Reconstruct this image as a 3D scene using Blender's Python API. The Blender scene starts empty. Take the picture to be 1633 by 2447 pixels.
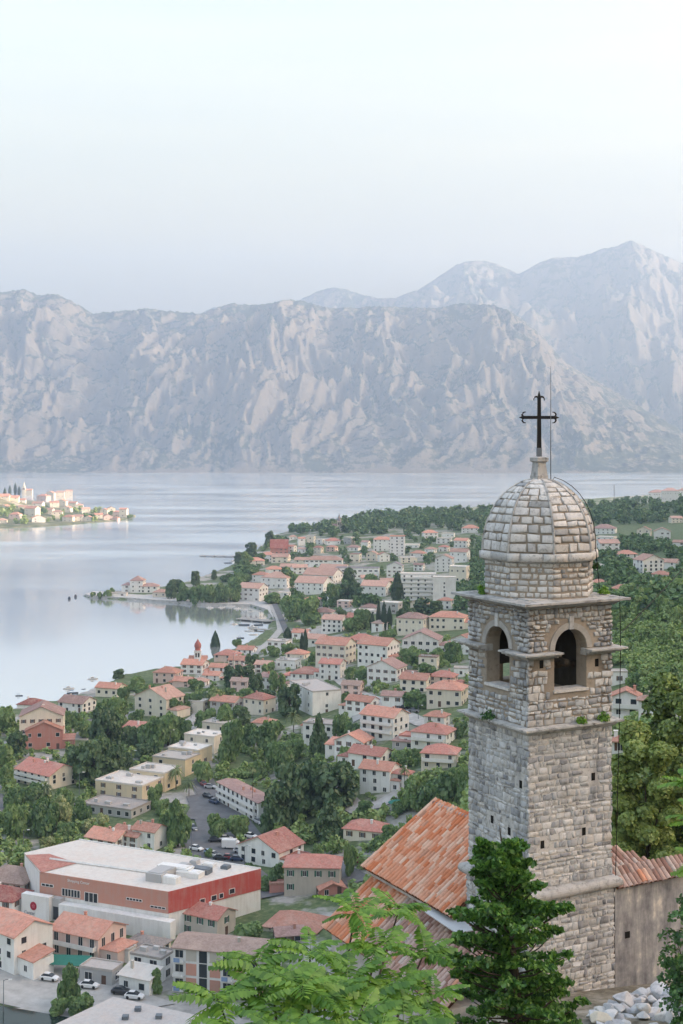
import bpy, bmesh, math, random
import numpy as np
from mathutils import Vector, Matrix, noise as mnoise
rnd = random.Random(7)
R = math.radians
# ------------------------------------------------------------------ camera, sky, sun, exposure
sc = bpy.context.scene
F = 3200.0            # focal length in photograph pixels
CX, HY = 816.5, 1062.0  # principal column, horizon row
CAMZ = 120.0          # metres above the bay
cam_d = bpy.data.cameras.new('camera'); cam = bpy.data.objects.new('camera', cam_d)
sc.collection.objects.link(cam); sc.camera = cam
cam.location = (0, 0, CAMZ); cam.rotation_euler = (R(90), 0, 0)
cam_d.sensor_fit = 'VERTICAL'; cam_d.sensor_height = 36.0; cam_d.sensor_width = 24.0
cam_d.lens = F/2447*36.0; cam_d.shift_y = -(1223.5-HY)/2447
cam_d.clip_start = 0.5; cam_d.clip_end = 60000
SUN_EL, SUN_AZ = 14.0, 99.0
HAZE = 1.25e-4
w = bpy.data.worlds.new('World'); sc.world = w; w.use_nodes = True
nt = w.node_tree; nt.nodes.clear()
sky = nt.nodes.new('ShaderNodeTexSky'); sky.sky_type = 'NISHITA'; sky.sun_disc = False
sky.sun_elevation = R(SUN_EL); sky.sun_rotation = R(SUN_AZ); sky.altitude = 100
sky.air_density = 2.1; sky.dust_density = 9.0; sky.ozone_density = 1.0
bg = nt.nodes.new('ShaderNodeBackground'); bg.inputs[1].default_value = 0.13
out = nt.nodes.new('ShaderNodeOutputWorld')
tint = nt.nodes.new('ShaderNodeMix'); tint.data_type = 'RGBA'; tint.blend_type = 'MULTIPLY'; tint.inputs[0].default_value = 1
tint.inputs[7].default_value = (.94, .895, 1.03, 1)   # white balance of the picture
nt.links.new(sky.outputs[0], tint.inputs[6]); tc = nt.nodes.new('ShaderNodeTexCoord'); cm = nt.nodes.new('ShaderNodeMapping'); cm.inputs['Scale'].default_value = (1.2, 1.2, 11); cm.inputs['Rotation'].default_value = (.05, .06, 0)
cn = nt.nodes.new('ShaderNodeTexNoise'); cn.inputs['Scale'].default_value = 1.6; cn.inputs['Detail'].default_value = 6; cn.inputs['Roughness'].default_value = .55
cr = nt.nodes.new('ShaderNodeValToRGB'); cr.color_ramp.elements[0].position = .35; cr.color_ramp.elements[0].color = (.93, .955, .985, 1); cr.color_ramp.elements[1].position = .68; cr.color_ramp.elements[1].color = (1.06, 1.04, 1.0, 1)
cl = nt.nodes.new('ShaderNodeMix'); cl.data_type = 'RGBA'; cl.blend_type = 'MULTIPLY'; cl.inputs[0].default_value = 1
nt.links.new(tc.outputs['Generated'], cm.inputs[0]); nt.links.new(cm.outputs[0], cn.inputs['Vector']); nt.links.new(cn.outputs[0], cr.inputs[0])
nt.links.new(tint.outputs[2], cl.inputs[6]); nt.links.new(cr.outputs[0], cl.inputs[7]); nt.links.new(cl.outputs[2], bg.inputs[0]); nt.links.new(bg.outputs[0], out.inputs[0])
sl = bpy.data.lights.new('sun', 'SUN'); sl.energy = 2.5; sl.angle = R(0.5); sl.color = (1, .87, .72)
so = bpy.data.objects.new('sun', sl); sc.collection.objects.link(so)
sv = Vector((math.sin(R(SUN_AZ))*math.cos(R(SUN_EL)), math.cos(R(SUN_AZ))*math.cos(R(SUN_EL)), math.sin(R(SUN_EL))))
so.rotation_euler = sv.to_track_quat('Z', 'Y').to_euler(); so.location = (0, 0, 400)
sc.view_settings.view_transform = 'Standard'; sc.view_settings.look = 'None'
sc.view_settings.exposure = 2.58; sc.view_settings.gamma = 1; sc.view_settings.use_curve_mapping = False
cy = sc.cycles
cy.use_denoising = True; cy.max_bounces = 6; cy.diffuse_bounces = 3; cy.glossy_bounces = 3
cy.transmission_bounces = 3; cy.transparent_max_bounces = 6; cy.volume_bounces = 1
cy.caustics_reflective = False; cy.caustics_refractive = False
try: cy.denoiser = 'OPENIMAGEDENOISE'; cy.denoising_input_passes = 'RGB_ALBEDO_NORMAL'
except Exception: pass

# ------------------------------------------------------------------ small helpers
COL = sc.collection
def link(o): COL.objects.link(o); return o
def setk(o, label=None, cat=None, group=None, kind=None):
    if label: o['label'] = label
    if cat: o['category'] = cat
    if group: o['group'] = group
    if kind: o['kind'] = kind
    return o
def empty(name, loc=(0, 0, 0), rz=0.0):
    o = bpy.data.objects.new(name, None); link(o); o.location = loc; o.rotation_euler = (0, 0, rz)
    o.empty_display_size = .1
    return o
def mobj(name, me, parent=None, loc=None, rot=None, scale=None):
    o = bpy.data.objects.new(name, me); link(o)
    if parent is not None: o.parent = parent
    if loc is not None: o.location = loc
    if rot is not None: o.rotation_euler = rot
    if scale is not None: o.scale = scale
    return o
class MB:
    """collects faces; build() makes one mesh"""
    def __init__(s): s.v = []; s.f = []; s.m = []; s.cur = 0
    def quad(s, a, b, c, d): n = len(s.v); s.v += [a, b, c, d]; s.f.append((n, n+1, n+2, n+3)); s.m.append(s.cur)
    def tri(s, a, b, c): n = len(s.v); s.v += [a, b, c]; s.f.append((n, n+1, n+2)); s.m.append(s.cur)
    def poly(s, pts): n = len(s.v); s.v += list(pts); s.f.append(tuple(range(n, n+len(pts)))); s.m.append(s.cur)
    def box(s, x0, x1, y0, y1, z0, z1, M=None):
        p = [(x0,y0,z0),(x1,y0,z0),(x1,y1,z0),(x0,y1,z0),(x0,y0,z1),(x1,y0,z1),(x1,y1,z1),(x0,y1,z1)]
        if M is not None: p = [tuple(M @ Vector(q)) for q in p]
        n = len(s.v); s.v += p
        for f in ((0,3,2,1),(4,5,6,7),(0,1,5,4),(1,2,6,5),(2,3,7,6),(3,0,4,7)):
            s.f.append(tuple(n+i for i in f)); s.m.append(s.cur)
    def prism(s, pts, z0, z1):
        n = len(s.v); k = len(pts)
        s.v += [(x, y, z0) for x, y in pts] + [(x, y, z1) for x, y in pts]
        s.f.append(tuple(n+i for i in range(k-1, -1, -1))); s.m.append(s.cur)
        s.f.append(tuple(n+k+i for i in range(k))); s.m.append(s.cur)
        for i in range(k):
            j = (i+1) % k; s.f.append((n+i, n+j, n+k+j, n+k+i)); s.m.append(s.cur)
    def tube(s, pts, rad, sides=6, cap=True):
        """tapered tube through pts; rad a number or list"""
        rs = rad if isinstance(rad, (list, tuple)) else [rad]*len(pts)
        n = len(s.v); P = [Vector(p) for p in pts]
        for i, p in enumerate(P):
            d = (P[min(i+1, len(P)-1)]-P[max(i-1, 0)])
            if d.length < 1e-9: d = Vector((0, 0, 1))
            d.normalize()
            a = d.orthogonal().normalized() if abs(d.z) > .9 else d.cross(Vector((0, 0, 1))).normalized()
            b = d.cross(a)
            for k in range(sides):
                t = 2*math.pi*k/sides; s.v.append(tuple(p+(a*math.cos(t)+b*math.sin(t))*rs[i]))
        for i in range(len(P)-1):
            for k in range(sides):
                k2 = (k+1) % sides
                s.f.append((n+i*sides+k, n+i*sides+k2, n+(i+1)*sides+k2, n+(i+1)*sides+k)); s.m.append(s.cur)
        if cap:
            s.f.append(tuple(n+k for k in range(sides-1, -1, -1))); s.m.append(s.cur)
            m = n+(len(P)-1)*sides; s.f.append(tuple(m+k for k in range(sides))); s.m.append(s.cur)
    def lathe(s, prof, sides=12, cx=0, cy=0, rot=0.0, cap=True):
        n = len(s.v)
        for r, z in prof:
            for k in range(sides):
                t = rot+2*math.pi*k/sides; s.v.append((cx+r*math.cos(t), cy+r*math.sin(t), z))
        for i in range(len(prof)-1):
            for k in range(sides):
                k2 = (k+1) % sides
                s.f.append((n+i*sides+k, n+i*sides+k2, n+(i+1)*sides+k2, n+(i+1)*sides+k)); s.m.append(s.cur)
        if cap:
            s.f.append(tuple(n+k for k in range(sides-1, -1, -1))); s.m.append(s.cur)
            m = n+(len(prof)-1)*sides; s.f.append(tuple(m+k for k in range(sides))); s.m.append(s.cur)
    def mesh(s, name, mats, smooth=False):
        me = bpy.data.meshes.new(name); me.from_pydata([tuple(p) for p in s.v], [], s.f)
        for m in (mats if isinstance(mats, (list, tuple)) else [mats]): me.materials.append(m)
        if any(s.m): me.polygons.foreach_set('material_index', s.m)
        if smooth: me.polygons.foreach_set('use_smooth', [True]*len(me.polygons))
        me.update(); return me
    def build(s, name, mats, parent=None, loc=None, rot=None, smooth=False):
        return mobj(name, s.mesh(name, mats, smooth), parent, loc, rot)
def grid_mesh(name, V, mat, smooth=True):
    """V array rows x cols x 3"""
    r, c = V.shape[:2]; me = bpy.data.meshes.new(name)
    idx = np.arange(r*c).reshape(r, c)
    f = np.stack([idx[:-1, :-1], idx[:-1, 1:], idx[1:, 1:], idx[1:, :-1]], -1).reshape(-1, 4)
    me.vertices.add(r*c); me.vertices.foreach_set('co', V.reshape(-1).astype(np.float32))
    me.loops.add(f.size); me.loops.foreach_set('vertex_index', f.reshape(-1).astype(np.int32))
    me.polygons.add(len(f)); me.polygons.foreach_set('loop_start', np.arange(0, f.size, 4, dtype=np.int32))
    me.polygons.foreach_set('loop_total', np.full(len(f), 4, dtype=np.int32))
    me.polygons.foreach_set('use_smooth', np.full(len(f), smooth))
    me.materials.append(mat); me.update(); me.validate(); return me
# numpy value noise
_perm = np.random.RandomState(3).rand(256, 256)
def vnoise(x, y):
    xi = np.floor(x).astype(int); yi = np.floor(y).astype(int); fx = x-xi; fy = y-yi
    fx = fx*fx*fx*(fx*(fx*6-15)+10); fy = fy*fy*fy*(fy*(fy*6-15)+10)
    g = lambda i, j: _perm[i % 256, j % 256]
    return (g(xi, yi)*(1-fx)+g(xi+1, yi)*fx)*(1-fy)+(g(xi, yi+1)*(1-fx)+g(xi+1, yi+1)*fx)*fy
def fbm(x, y, o=4, gain=.5):
    a = 1; s = 0; t = 0
    for i in range(o):
        s = s+a*(vnoise(x*2**i+17.3*i, y*2**i+5.1*i)-.5); t += a; a *= gain
    return s/t*2
def ridged(x, y, o=4, gain=.5):
    a = 1; s = 0; t = 0
    for i in range(o):
        s = s+a*(1-np.abs(2*vnoise(x*2**i+31.7*i, y*2**i+11.9*i)-1)); t += a; a *= gain
    return s/t
def sstep(a, b, x): t = np.clip((x-a)/(b-a), 0, 1); return t*t*(3-2*t)

# ------------------------------------------------------------------ materials
MATS = {}
class NT:
    def __init__(s, m): s.t = m.node_tree; s.n = s.t.nodes; s.l = s.t.links
    def new(s, typ, **kw):
        n = s.n.new(typ)
        for k, v in kw.items():
            if k == 'inp':
                for a, b in v.items(): n.inputs[a].default_value = b
            else: setattr(n, k, v)
        return n
    def ln(s, a, b): s.l.new(a, b)
def new_mat(name, rough=.9, col=(.5, .5, .5), spec=.3):
    m = bpy.data.materials.new(name); m.use_nodes = True; t = NT(m)
    b = t.n['Principled BSDF']; b.inputs['Roughness'].default_value = rough
    b.inputs['Base Color'].default_value = (*col, 1); b.inputs['Specular IOR Level'].default_value = spec
    MATS[name] = m; return m, t, b
def ramp(t, fac, stops):
    r = t.new('ShaderNodeValToRGB'); e = r.color_ramp.elements
    while len(e) < len(stops): e.new(.5)
    for k, (p, c) in enumerate(stops): e[k].position = p; e[k].color = (*c, 1)
    if fac is not None: t.ln(fac, r.inputs[0])
    return r
def mixc(t, fac, a, b, mode='MIX'):
    n = t.new('ShaderNodeMix'); n.data_type = 'RGBA'; n.blend_type = mode
    for s_, v in ((n.inputs[0], fac), (n.inputs[6], a), (n.inputs[7], b)):
        if isinstance(v, (int, float)): s_.default_value = v
        elif isinstance(v, tuple): s_.default_value = (*v, 1)
        else: t.ln(v, s_)
    return n.outputs[2]
def noise_n(t, scale, detail=4, rough=.55, coord=None, dim='3D'):
    n = t.new('ShaderNodeTexNoise'); n.inputs['Scale'].default_value = scale
    n.inputs['Detail'].default_value = detail; n.inputs['Roughness'].default_value = rough
    if coord is not None: t.ln(coord, n.inputs['Vector'])
    return n
def mth(t, op, a, b=None):
    n = t.new('ShaderNodeMath', operation=op)
    for s_, v in ((n.inputs[0], a), (n.inputs[1], b)):
        if v is None: continue
        if isinstance(v, (int, float)): s_.default_value = v
        else: t.ln(v, s_)
    return n.outputs[0]
def bump(t, b, h, strength=.4, dist=.05):
    n = t.new('ShaderNodeBump'); n.inputs['Strength'].default_value = strength; n.inputs['Distance'].default_value = dist
    t.ln(h, n.inputs['Height']); t.ln(n.outputs[0], b.inputs['Normal'])
def rand_val(t):
    """a number that differs per object and per loose island"""
    o = t.new('ShaderNodeObjectInfo'); g = t.new('ShaderNodeNewGeometry')
    s_ = mth(t, 'ADD', o.outputs['Random'], g.outputs['Random Per Island'])
    return mth(t, 'FRACT', s_)
def simple(name, col, rough=.85, var=.12, scale=.6, spec=.3, metal=0, dirt=None):
    """plain painted / mineral surface with soft tonal variation and stains"""
    if name in MATS: return MATS[name]
    m, t, b = new_mat(name, rough, col, spec); b.inputs['Metallic'].default_value = metal
    c = t.new('ShaderNodeNewGeometry'); n = noise_n(t, scale, 5, .6, c.outputs['Position'])
    dk = tuple(x*(1-var) for x in col); lt = tuple(min(1, x*(1+var)) for x in col)
    o = ramp(t, n.outputs[0], [(.3, dk), (.7, lt)]).outputs[0]
    if dirt:
        n2 = noise_n(t, .35, 6, .65, c.outputs['Position'])
        f = ramp(t, n2.outputs[0], [(.48, (0, 0, 0)), (.72, (1, 1, 1))]).outputs[0]
        o = mixc(t, mth(t, 'MULTIPLY', f, .5), o, dirt)
    t.ln(o, b.inputs['Base Color']); return m

# ------------------------------------------------------------------ terrain of the town and the camera's hill
def W(px, py, z=0.0):
    d = (CAMZ-z)*F/(py-HY); return Vector(((px-CX)/F*d, d, z))
def at(px, py, d): return Vector(((px-CX)/F*d, d, CAMZ-(py-HY)/F*d))
SHORE_PX = [(-900,1790),(-400,1772),(-150,1738),(0,1706),(60,1692),(150,1676),(240,1644),(300,1616),(380,1602),(470,1592),(540,1562),
 (600,1535),(640,1508),(652,1484),(632,1458),(590,1447),(490,1446),(360,1437),(215,1428.5),(203,1424),(225,1418),(330,1412),(420,1400),
 (500,1374),(552,1353),(575,1340),(606,1320),(632,1300),(645,1282),(690,1270),(800,1247),(1000,1223),(1200,1207),(1450,1193),(1700,1183),(2200,1170)]
SHORE = [W(x, y).to_2d() for x, y in SHORE_PX]
LAND = [(p.x, p.y) for p in SHORE]+[(3000, 3500), (3000, -300), (-900, -300)]
CTRL = [(150,2400,3),(300,2380,3),(60,2300,3),(100,2250,3),(550,2300,3),(750,2140,4),(620,2050,3),(500,1950,3),(350,1900,3),(150,1850,3),
 (50,1800,3),(-150,1900,4),(-150,2300,4),(250,1750,3),(500,1750,4),(650,1850,4),(880,2010,8),(880,1890,11),(950,1760,20),(1050,1840,16),(1050,1750,22),
 (1150,1700,28),(1080,1640,26),(720,1700,8),(600,1700,5),(450,1680,3),(400,1640,3),(700,1560,5),(850,1620,14),(780,1560,10),(980,1560,16),
 (1030,1480,18),(1050,1520,20),(900,1500,12),(780,1490,8),(690,1440,4),(620,1400,3),(600,1340,2),(760,1400,5),(900,1420,10),(1000,1440,14),
 (1060,1420,16),(850,1360,8),(950,1340,10),(1080,1360,16),(700,1310,5),(850,1300,10),(950,1290,12),(1060,1300,18),(800,1268,9),(900,1255,13),
 (1000,1247,16),(1100,1240,20),(1250,1300,24),(1250,1230,24),(1450,1222,30),(1560,1205,38),(1640,1200,42),(1450,1260,30),(1560,1290,38),(1450,1340,32),(1530,1370,40),
 (1640,1360,50),(1480,1415,38),(1250,1450,26),(1600,1450,55),(1600,1550,54),(1500,1600,45),(1300,1600,34),(1480,1750,41),(1600,1700,56),(1750,1400,70),(1750,1250,60),(1750,1600,72),(700,1209,3),(850,1209,4),(1000,1209,5),(1150,1209,6),(1300,1209,7),(1450,1209,9),(1600,1209,12),(1750,1209,14),(1900,1209,16)]
_cp = np.array([(W(x, y, z).x, W(x, y, z).y, z) for x, y, z in CTRL])
def town_z(X, Y):
    a = X/Y; l = np.log(Y); ca = _cp[:, 0]/_cp[:, 1]; cl = np.log(_cp[:, 1])
    num = 0; den = 1e-9
    for k in range(len(_cp)):
        wt = np.exp(-((a-ca[k])/.05)**2-((l-cl[k])/.13)**2)+1e-7/(((a-ca[k])/.05)**2+((l-cl[k])/.13)**2+.2)
        num = num+wt*_cp[k, 2]; den = den+wt
    return num/den
def hill_z(X, Y):
    lft = np.interp(Y, [0, 4, 12, 30, 60, 230, 400], [118.3, 115.6, 111.2, 102.5, 88, 2, -60])
    rgt = np.interp(Y, [0, 4, 12, 30, 38, 42, 50, 80, 150, 300, 360, 420], [118.3, 116, 112, 104.6, 102.9, 102.2, 100.6, 92, 78, 50, 20, -40])
    k = sstep(-.02, .13, X/np.maximum(Y, 8))*sstep(-2, 4, X)
    return lft*(1-k)+rgt*k
def inside(X, Y, poly):
    c = np.zeros(X.shape, bool); n = len(poly)
    for i in range(n):
        x1, y1 = poly[i]; x2, y2 = poly[(i+1) % n]
        if y1 == y2: continue
        m = ((y1 > Y) != (y2 > Y)) & (X < (x2-x1)*(Y-y1)/(y2-y1)+x1); c ^= m
    return c
def shore_d(X, Y, pts):
    d = np.full(X.shape, 1e9)
    for i in range(len(pts)-1):
        ax, ay = pts[i]; bx, by = pts[i+1]; vx, vy = bx-ax, by-ay
        t = np.clip(((X-ax)*vx+(Y-ay)*vy)/(vx*vx+vy*vy), 0, 1)
        d = np.minimum(d, np.hypot(X-ax-t*vx, Y-ay-t*vy))
    return d
_shore = [(p.x, p.y) for p in SHORE]
def ground_z(X, Y):
    X = np.asarray(X, float); Y = np.asarray(Y, float)
    z = town_z(X, np.maximum(Y, 40)); ins = inside(X, Y, LAND); d = shore_d(X, Y, _shore)
    z = np.where(ins, 1.3+(z-1.3)*sstep(0, 70, d), -np.clip(d*.4, .2, 6))
    h = hill_z(X, Y); k = np.clip(.5+(h-z)/16, 0, 1)
    return np.where(ins, z*(1-k)+h*k+4*k*(1-k), z)
def gz(x, y): return float(ground_z(np.array([x]), np.array([y]))[0])
# ground lookup grid for fast ray hits
_ga = np.linspace(-.45, .45, 241); _gl = np.concatenate([np.geomspace(2.5, 230, 90)[:-1], np.geomspace(230, 2600, 520), np.geomspace(2640, 4200, 24)])
_GA, _GL = np.meshgrid(_ga, _gl); _GX = _GA*_GL; _GZ = ground_z(_GX, _GL)
_GZ = _GZ+np.where(_GZ > 1, fbm(_GX/30, _GL/30, 3)*.5*sstep(2, 6, _GZ), 0)
def G(px, py):
    """first point of the ground seen at a pixel of the photograph"""
    a = (px-CX)/F; j = (a-_ga[0])/(_ga[1]-_ga[0]); j0 = int(np.clip(np.floor(j), 0, len(_ga)-2)); f = j-j0
    z = _GZ[:, j0]*(1-f)+_GZ[:, j0+1]*f; ray = CAMZ-(py-HY)/F*_gl
    ok = np.where((ray <= z) & (_gl > 200))[0]
    if len(ok) == 0: return W(px, py, 0)
    i = ok[0]; e1 = ray[i]-z[i]; e0 = ray[i-1]-z[i-1]; u = e0/(e0-e1) if i > 0 and e0 != e1 else 0
    d = _gl[i-1]+(_gl[i]-_gl[i-1])*u
    return Vector((a*d, d, CAMZ-(py-HY)/F*d))
def GA(x, y):
    """height of the built ground at a place"""
    a = x/y; j = np.clip((a-_ga[0])/(_ga[1]-_ga[0]), 0, len(_ga)-1.001); i = np.clip(np.interp(y, _gl, np.arange(len(_gl))), 0, len(_gl)-1.001)
    j0, i0 = int(j), int(i); u, v = j-j0, i-i0; Z = _GZ
    return float((Z[i0, j0]*(1-u)+Z[i0, j0+1]*u)*(1-v)+(Z[i0+1, j0]*(1-u)+Z[i0+1, j0+1]*u)*v)
m, t, b = new_mat('ground_mat', .95)
c = t.new('ShaderNodeNewGeometry'); n1 = noise_n(t, .035, 5, .6, c.outputs['Position']); n2 = noise_n(t, .5, 4, .6, c.outputs['Position'])
g = ramp(t, n2.outputs[0], [(.3, (.06, .10, .04)), (.55, (.12, .16, .07)), (.75, (.24, .25, .15))]).outputs[0]
p = ramp(t, n2.outputs[0], [(.3, (.28, .27, .25)), (.7, (.45, .43, .4))]).outputs[0]
f = ramp(t, n1.outputs[0], [(.5, (0, 0, 0)), (.56, (1, 1, 1))]).outputs[0]
sx = t.new('ShaderNodeSeparateXYZ'); t.ln(c.outputs['Position'], sx.inputs[0])
low = ramp(t, mth(t, 'DIVIDE', sx.outputs[2], 40), [(.2, (1, 1, 1)), (.75, (.0, .0, .0))]).outputs[0]
hi = ramp(t, mth(t, 'DIVIDE', sx.outputs[2], 120), [(.62, (0, 0, 0)), (.75, (1, 1, 1))]).outputs[0]
n3 = noise_n(t, 1.6, 6, .7, c.outputs['Position']); dirt = ramp(t, n3.outputs[0], [(.35, (.10, .09, .06)), (.55, (.27, .25, .2)), (.7, (.42, .40, .36))]).outputs[0]
t.ln(mixc(t, hi, mixc(t, mth(t, 'MULTIPLY', f, low), g, p), dirt), b.inputs['Base Color'])
ter = mobj('ground', grid_mesh('ground', np.stack([_GX, _GL, _GZ], -1), m)); setk(ter, kind='structure')

# water of the bay
m, t, b = new_mat('water_mat', .04, (.86, .90, .92)); b.inputs['Metallic'].default_value = .8; b.inputs['Specular IOR Level'].default_value = .5
c = t.new('ShaderNodeNewGeometry')
mp = t.new('ShaderNodeMapping'); t.ln(c.outputs['Position'], mp.inputs[0]); mp.inputs['Scale'].default_value = (.3, .12, 1)
n1 = noise_n(t, 1, 3, .5, mp.outputs[0])
mp2 = t.new('ShaderNodeMapping'); t.ln(c.outputs['Position'], mp2.inputs[0]); mp2.inputs['Scale'].default_value = (.0025, .008, 1); mp2.inputs['Rotation'].default_value = (0, 0, .25)
n2 = noise_n(t, 1, 4, .55, mp2.outputs[0])
patch = ramp(t, n2.outputs[0], [(.35, (.4, .4, .4)), (.62, (1, 1, 1))]).outputs[0]
sy = t.new('ShaderNodeSeparateXYZ'); t.ln(c.outputs['Position'], sy.inputs[0])
far = ramp(t, mth(t, 'DIVIDE', sy.outputs[1], 4000), [(.17, (.05, .05, .05)), (.36, (1, 1, 1))]).outputs[0]
bn = t.new('ShaderNodeBump'); bn.inputs['Distance'].default_value = .06
t.ln(mth(t, 'MULTIPLY', mth(t, 'MULTIPLY', patch, far), .13), bn.inputs['Strength'])
t.ln(n1.outputs[0], bn.inputs['Height']); t.ln(bn.outputs[0], b.inputs['Normal'])
t.ln(mth(t, 'ADD', .03, mth(t, 'MULTIPLY', mth(t, 'MULTIPLY', patch, far), .22)), b.inputs['Roughness'])
mb = MB(); mb.quad((-9000, 150, 0), (9000, 150, 0), (9000, 7500, 0), (-9000, 7500, 0))
setk(mb.build('water', m), kind='structure')

# ------------------------------------------------------------------ mountains across the bay
def mtn_mat(name, rock, scrub, soft):
    m, t, b = new_mat(name, .95, spec=.1)
    c = t.new('ShaderNodeNewGeometry')
    n1 = noise_n(t, .0035, 6, .68, c.outputs['Position']); n2 = noise_n(t, .028, 8, .85, c.outputs['Position'])
    s_ = t.new('ShaderNodeSeparateXYZ'); t.ln(c.outputs['Normal'], s_.inputs[0])
    steep = ramp(t, s_.outputs[2], [(.55, (1, 1, 1)), (.88, (0, 0, 0))]).outputs[0]
    k = mth(t, 'ADD', mth(t, 'MULTIPLY', n1.outputs[0], .8), mth(t, 'MULTIPLY', n2.outputs[0], .9))
    k = mth(t, 'ADD', k, mth(t, 'MULTIPLY', steep, .22))
    f = ramp(t, k, [(.86, (0, 0, 0)), (1.12, (1, 1, 1))]).outputs[0]
    t.ln(mixc(t, f, scrub, rock), b.inputs['Base Color']); bump(t, b, n2.outputs[0], 1.0, 26); return m
def mountain(name, skyl, d0, dc, d1, amp, wl, mat, rows=280, cols=700, a0=-.42, a1=.42, foot=None, seed=0, pw=.85):
    a = np.linspace(a0, a1, cols); px = a*F+CX; sx_, sy_ = zip(*skyl)
    ys = np.interp(px, sx_, sy_); zc = CAMZ+(HY-ys)/F*dc
    tt = np.concatenate([np.linspace(0, 1, int(rows*.8)), np.linspace(1, 1.6, int(rows*.2)+1)[1:]])
    A, T = np.meshgrid(a, tt); Y = np.where(T < 1, d0+(dc-d0)*T, dc+(d1-dc)*(T-1)/.6); X = A*Y
    ZC = np.broadcast_to(zc, T.shape)
    Xw = X+fbm(X/900+seed, Y/900, 3)*260
    Xw = Xw+fbm(X/160+seed, Y/160, 3)*40; r1 = ridged(Xw/wl+seed, Y/(wl*2.4)+Xw/(wl*3), 5, .55); r2 = ridged(Xw/(wl*.3)+seed*3, Y/(wl*.55)-Xw/(wl*.9), 5, .62)
    prof = np.where(T < 1, T**pw, 1-(T-1)*.9)
    env = np.sin(np.clip(T, 0, 1)*math.pi)**.6
    r3 = ridged(Xw/(wl*.11)+seed*5, Y/(wl*.2)+3, 3, .6)
    Z = ZC*prof+env*((r1-.62)*amp*1.45+(r2-.6)*amp*.95+(r3-.6)*amp*.5)*np.clip(ZC/700, .15, 1.5)+fbm(X/120, Y/120, 5, .6)*34*np.clip(T*3, .1, 1)*np.clip(ZC/700, .1, 1)
    # the skyline keeps its outline: let no nearer row rise above it
    cap = CAMZ+(zc-CAMZ)/dc*Y+fbm(A*900, T*0+seed, 3)*8-4
    Z = np.where((T < 1), np.minimum(Z, np.maximum(cap, 0)), np.minimum(Z, cap-2))
    Z = np.where(T <= 0, -4, np.maximum(Z, np.minimum(1.5, T*400)))
    o = mobj(name, grid_mesh(name, np.stack([X, Y, Z], -1), mat)); setk(o, kind='structure'); return o
mm1 = mtn_mat('near_mountain_mat', (.235, .21, .175), (.06, .08, .055), 1)
SKY_A = [(-500,640),(-200,700),(0,695),(60,689),(100,700),(140,702),(180,722),(222,747),(270,742),(310,740),(350,735),(390,741),(440,743),(480,748),(520,733),(560,719),(600,725),(640,722),(690,714),(730,717),(760,728),(800,736),(860,728),(940,731),(1040,735),(1100,723),(1180,727),(1230,746),(1290,796),(1350,862),(1450,922),(1550,982),(1620,1022),(1700,1085),(1800,1120),(2200,1128)]
mountain('mountain_range', SKY_A, 5640, 7300, 8600, 205, 700, mm1, seed=3)
SKY_B = [(-500,800),(420,800),(470,752),(505,735),(530,729),(560,760),(650,760),(700,722),(740,704),(775,688),(800,685),(830,691),(870,704),(905,712),(945,711),(1000,690),(1060,652),(1090,632),(1115,623),(1160,621),(1185,627),(1240,654),(1290,626),(1320,614),(1380,613),(1410,604),(1440,593),(1475,587),(1492,578),(1507,573),(1530,582),(1560,596),(1600,614),(1633,628),(1800,690),(2200,800)]
mountain('far_mountain_range', SKY_B, 7600, 10800, 13500, 270, 1300, mm1, seed=8, rows=200, pw=1.0)

# mountainside that rises behind the town outside the frame and keeps the morning sun off it
yy = np.linspace(-1600, 3300, 120); uu = np.linspace(0, 1, 70); U, YY = np.meshgrid(uu, yy)
x0 = np.where(YY > 0, YY*.30+28, 28); ridge = np.interp(YY, [-1600, -600, 1000, 1500, 2000, 2600, 3100, 3300], [330, 410, 410, 400, 280, 120, 10, -5])
ridge = ridge*(1+.12*fbm(YY/300, YY*0, 3)); XX = x0+U*1500
base = np.where(YY > 60, np.interp(YY, [60, 400, 1000, 1800, 3300], [100, 72, 66, 58, -4]), 116)-6
ZZ = base+(ridge-base)*np.sin(np.clip(U/.55, 0, 1)*math.pi/2)**1.2*np.where(U > .55, 1-(U-.55)*1.2, 1)
ZZ = ZZ+(ridged(XX/180, YY/180, 4)-.6)*60*np.clip(U*6, 0, 1)*np.clip(ridge/300, 0, 1)
setk(mobj('mountainside', grid_mesh('mountainside', np.stack([XX, YY, ZZ], -1), mm1)), kind='structure')

# the low cape with a village on the left
CAPE = [(-700,1275),(-300,1268),(0,1262),(60,1261),(130,1257.5),(230,1249),(290,1244),(318,1238),(330,1233.5),(318,1231),(280,1227),(230,1220),(150,1206),(60,1195),(-100,1186),(-700,1180)]
cape = [(W(x, y).x, W(x, y).y) for x, y in CAPE]
ax = np.linspace(-.50, -.145, 150); ay = np.geomspace(1780, 3300, 110); AX, AY = np.meshgrid(ax, ay); CXg = AX*AY
din = shore_d(CXg, AY, cape); ins = inside(CXg, AY, cape)
hc = np.interp((AX*F+CX), [-400, 0, 60, 130, 200, 260, 330], [60, 46, 42, 34, 24, 10, 3])
CZ = np.where(ins, 1.6+(hc)*sstep(10, 260, din)*np.clip(din/260, .2, 1), -3)
_cape = (ax, ay, CZ)
def CG(px, py):
    a = (px-CX)/F; j = int(np.clip(round((a-ax[0])/(ax[1]-ax[0])), 0, len(ax)-1)); z = CZ[:, j]; ray = CAMZ-(py-HY)/F*ay
    ok = np.where(ray <= np.maximum(z, 0))[0]; d = ay[ok[0]] if len(ok) else 1950
    return Vector((a*d, d, max(CAMZ-(py-HY)/F*d, 1.2)))
m, t, b = new_mat('cape_mat', .95); c = t.new('ShaderNodeNewGeometry'); n2 = noise_n(t, .03, 5, .6, c.outputs['Position'])
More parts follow.
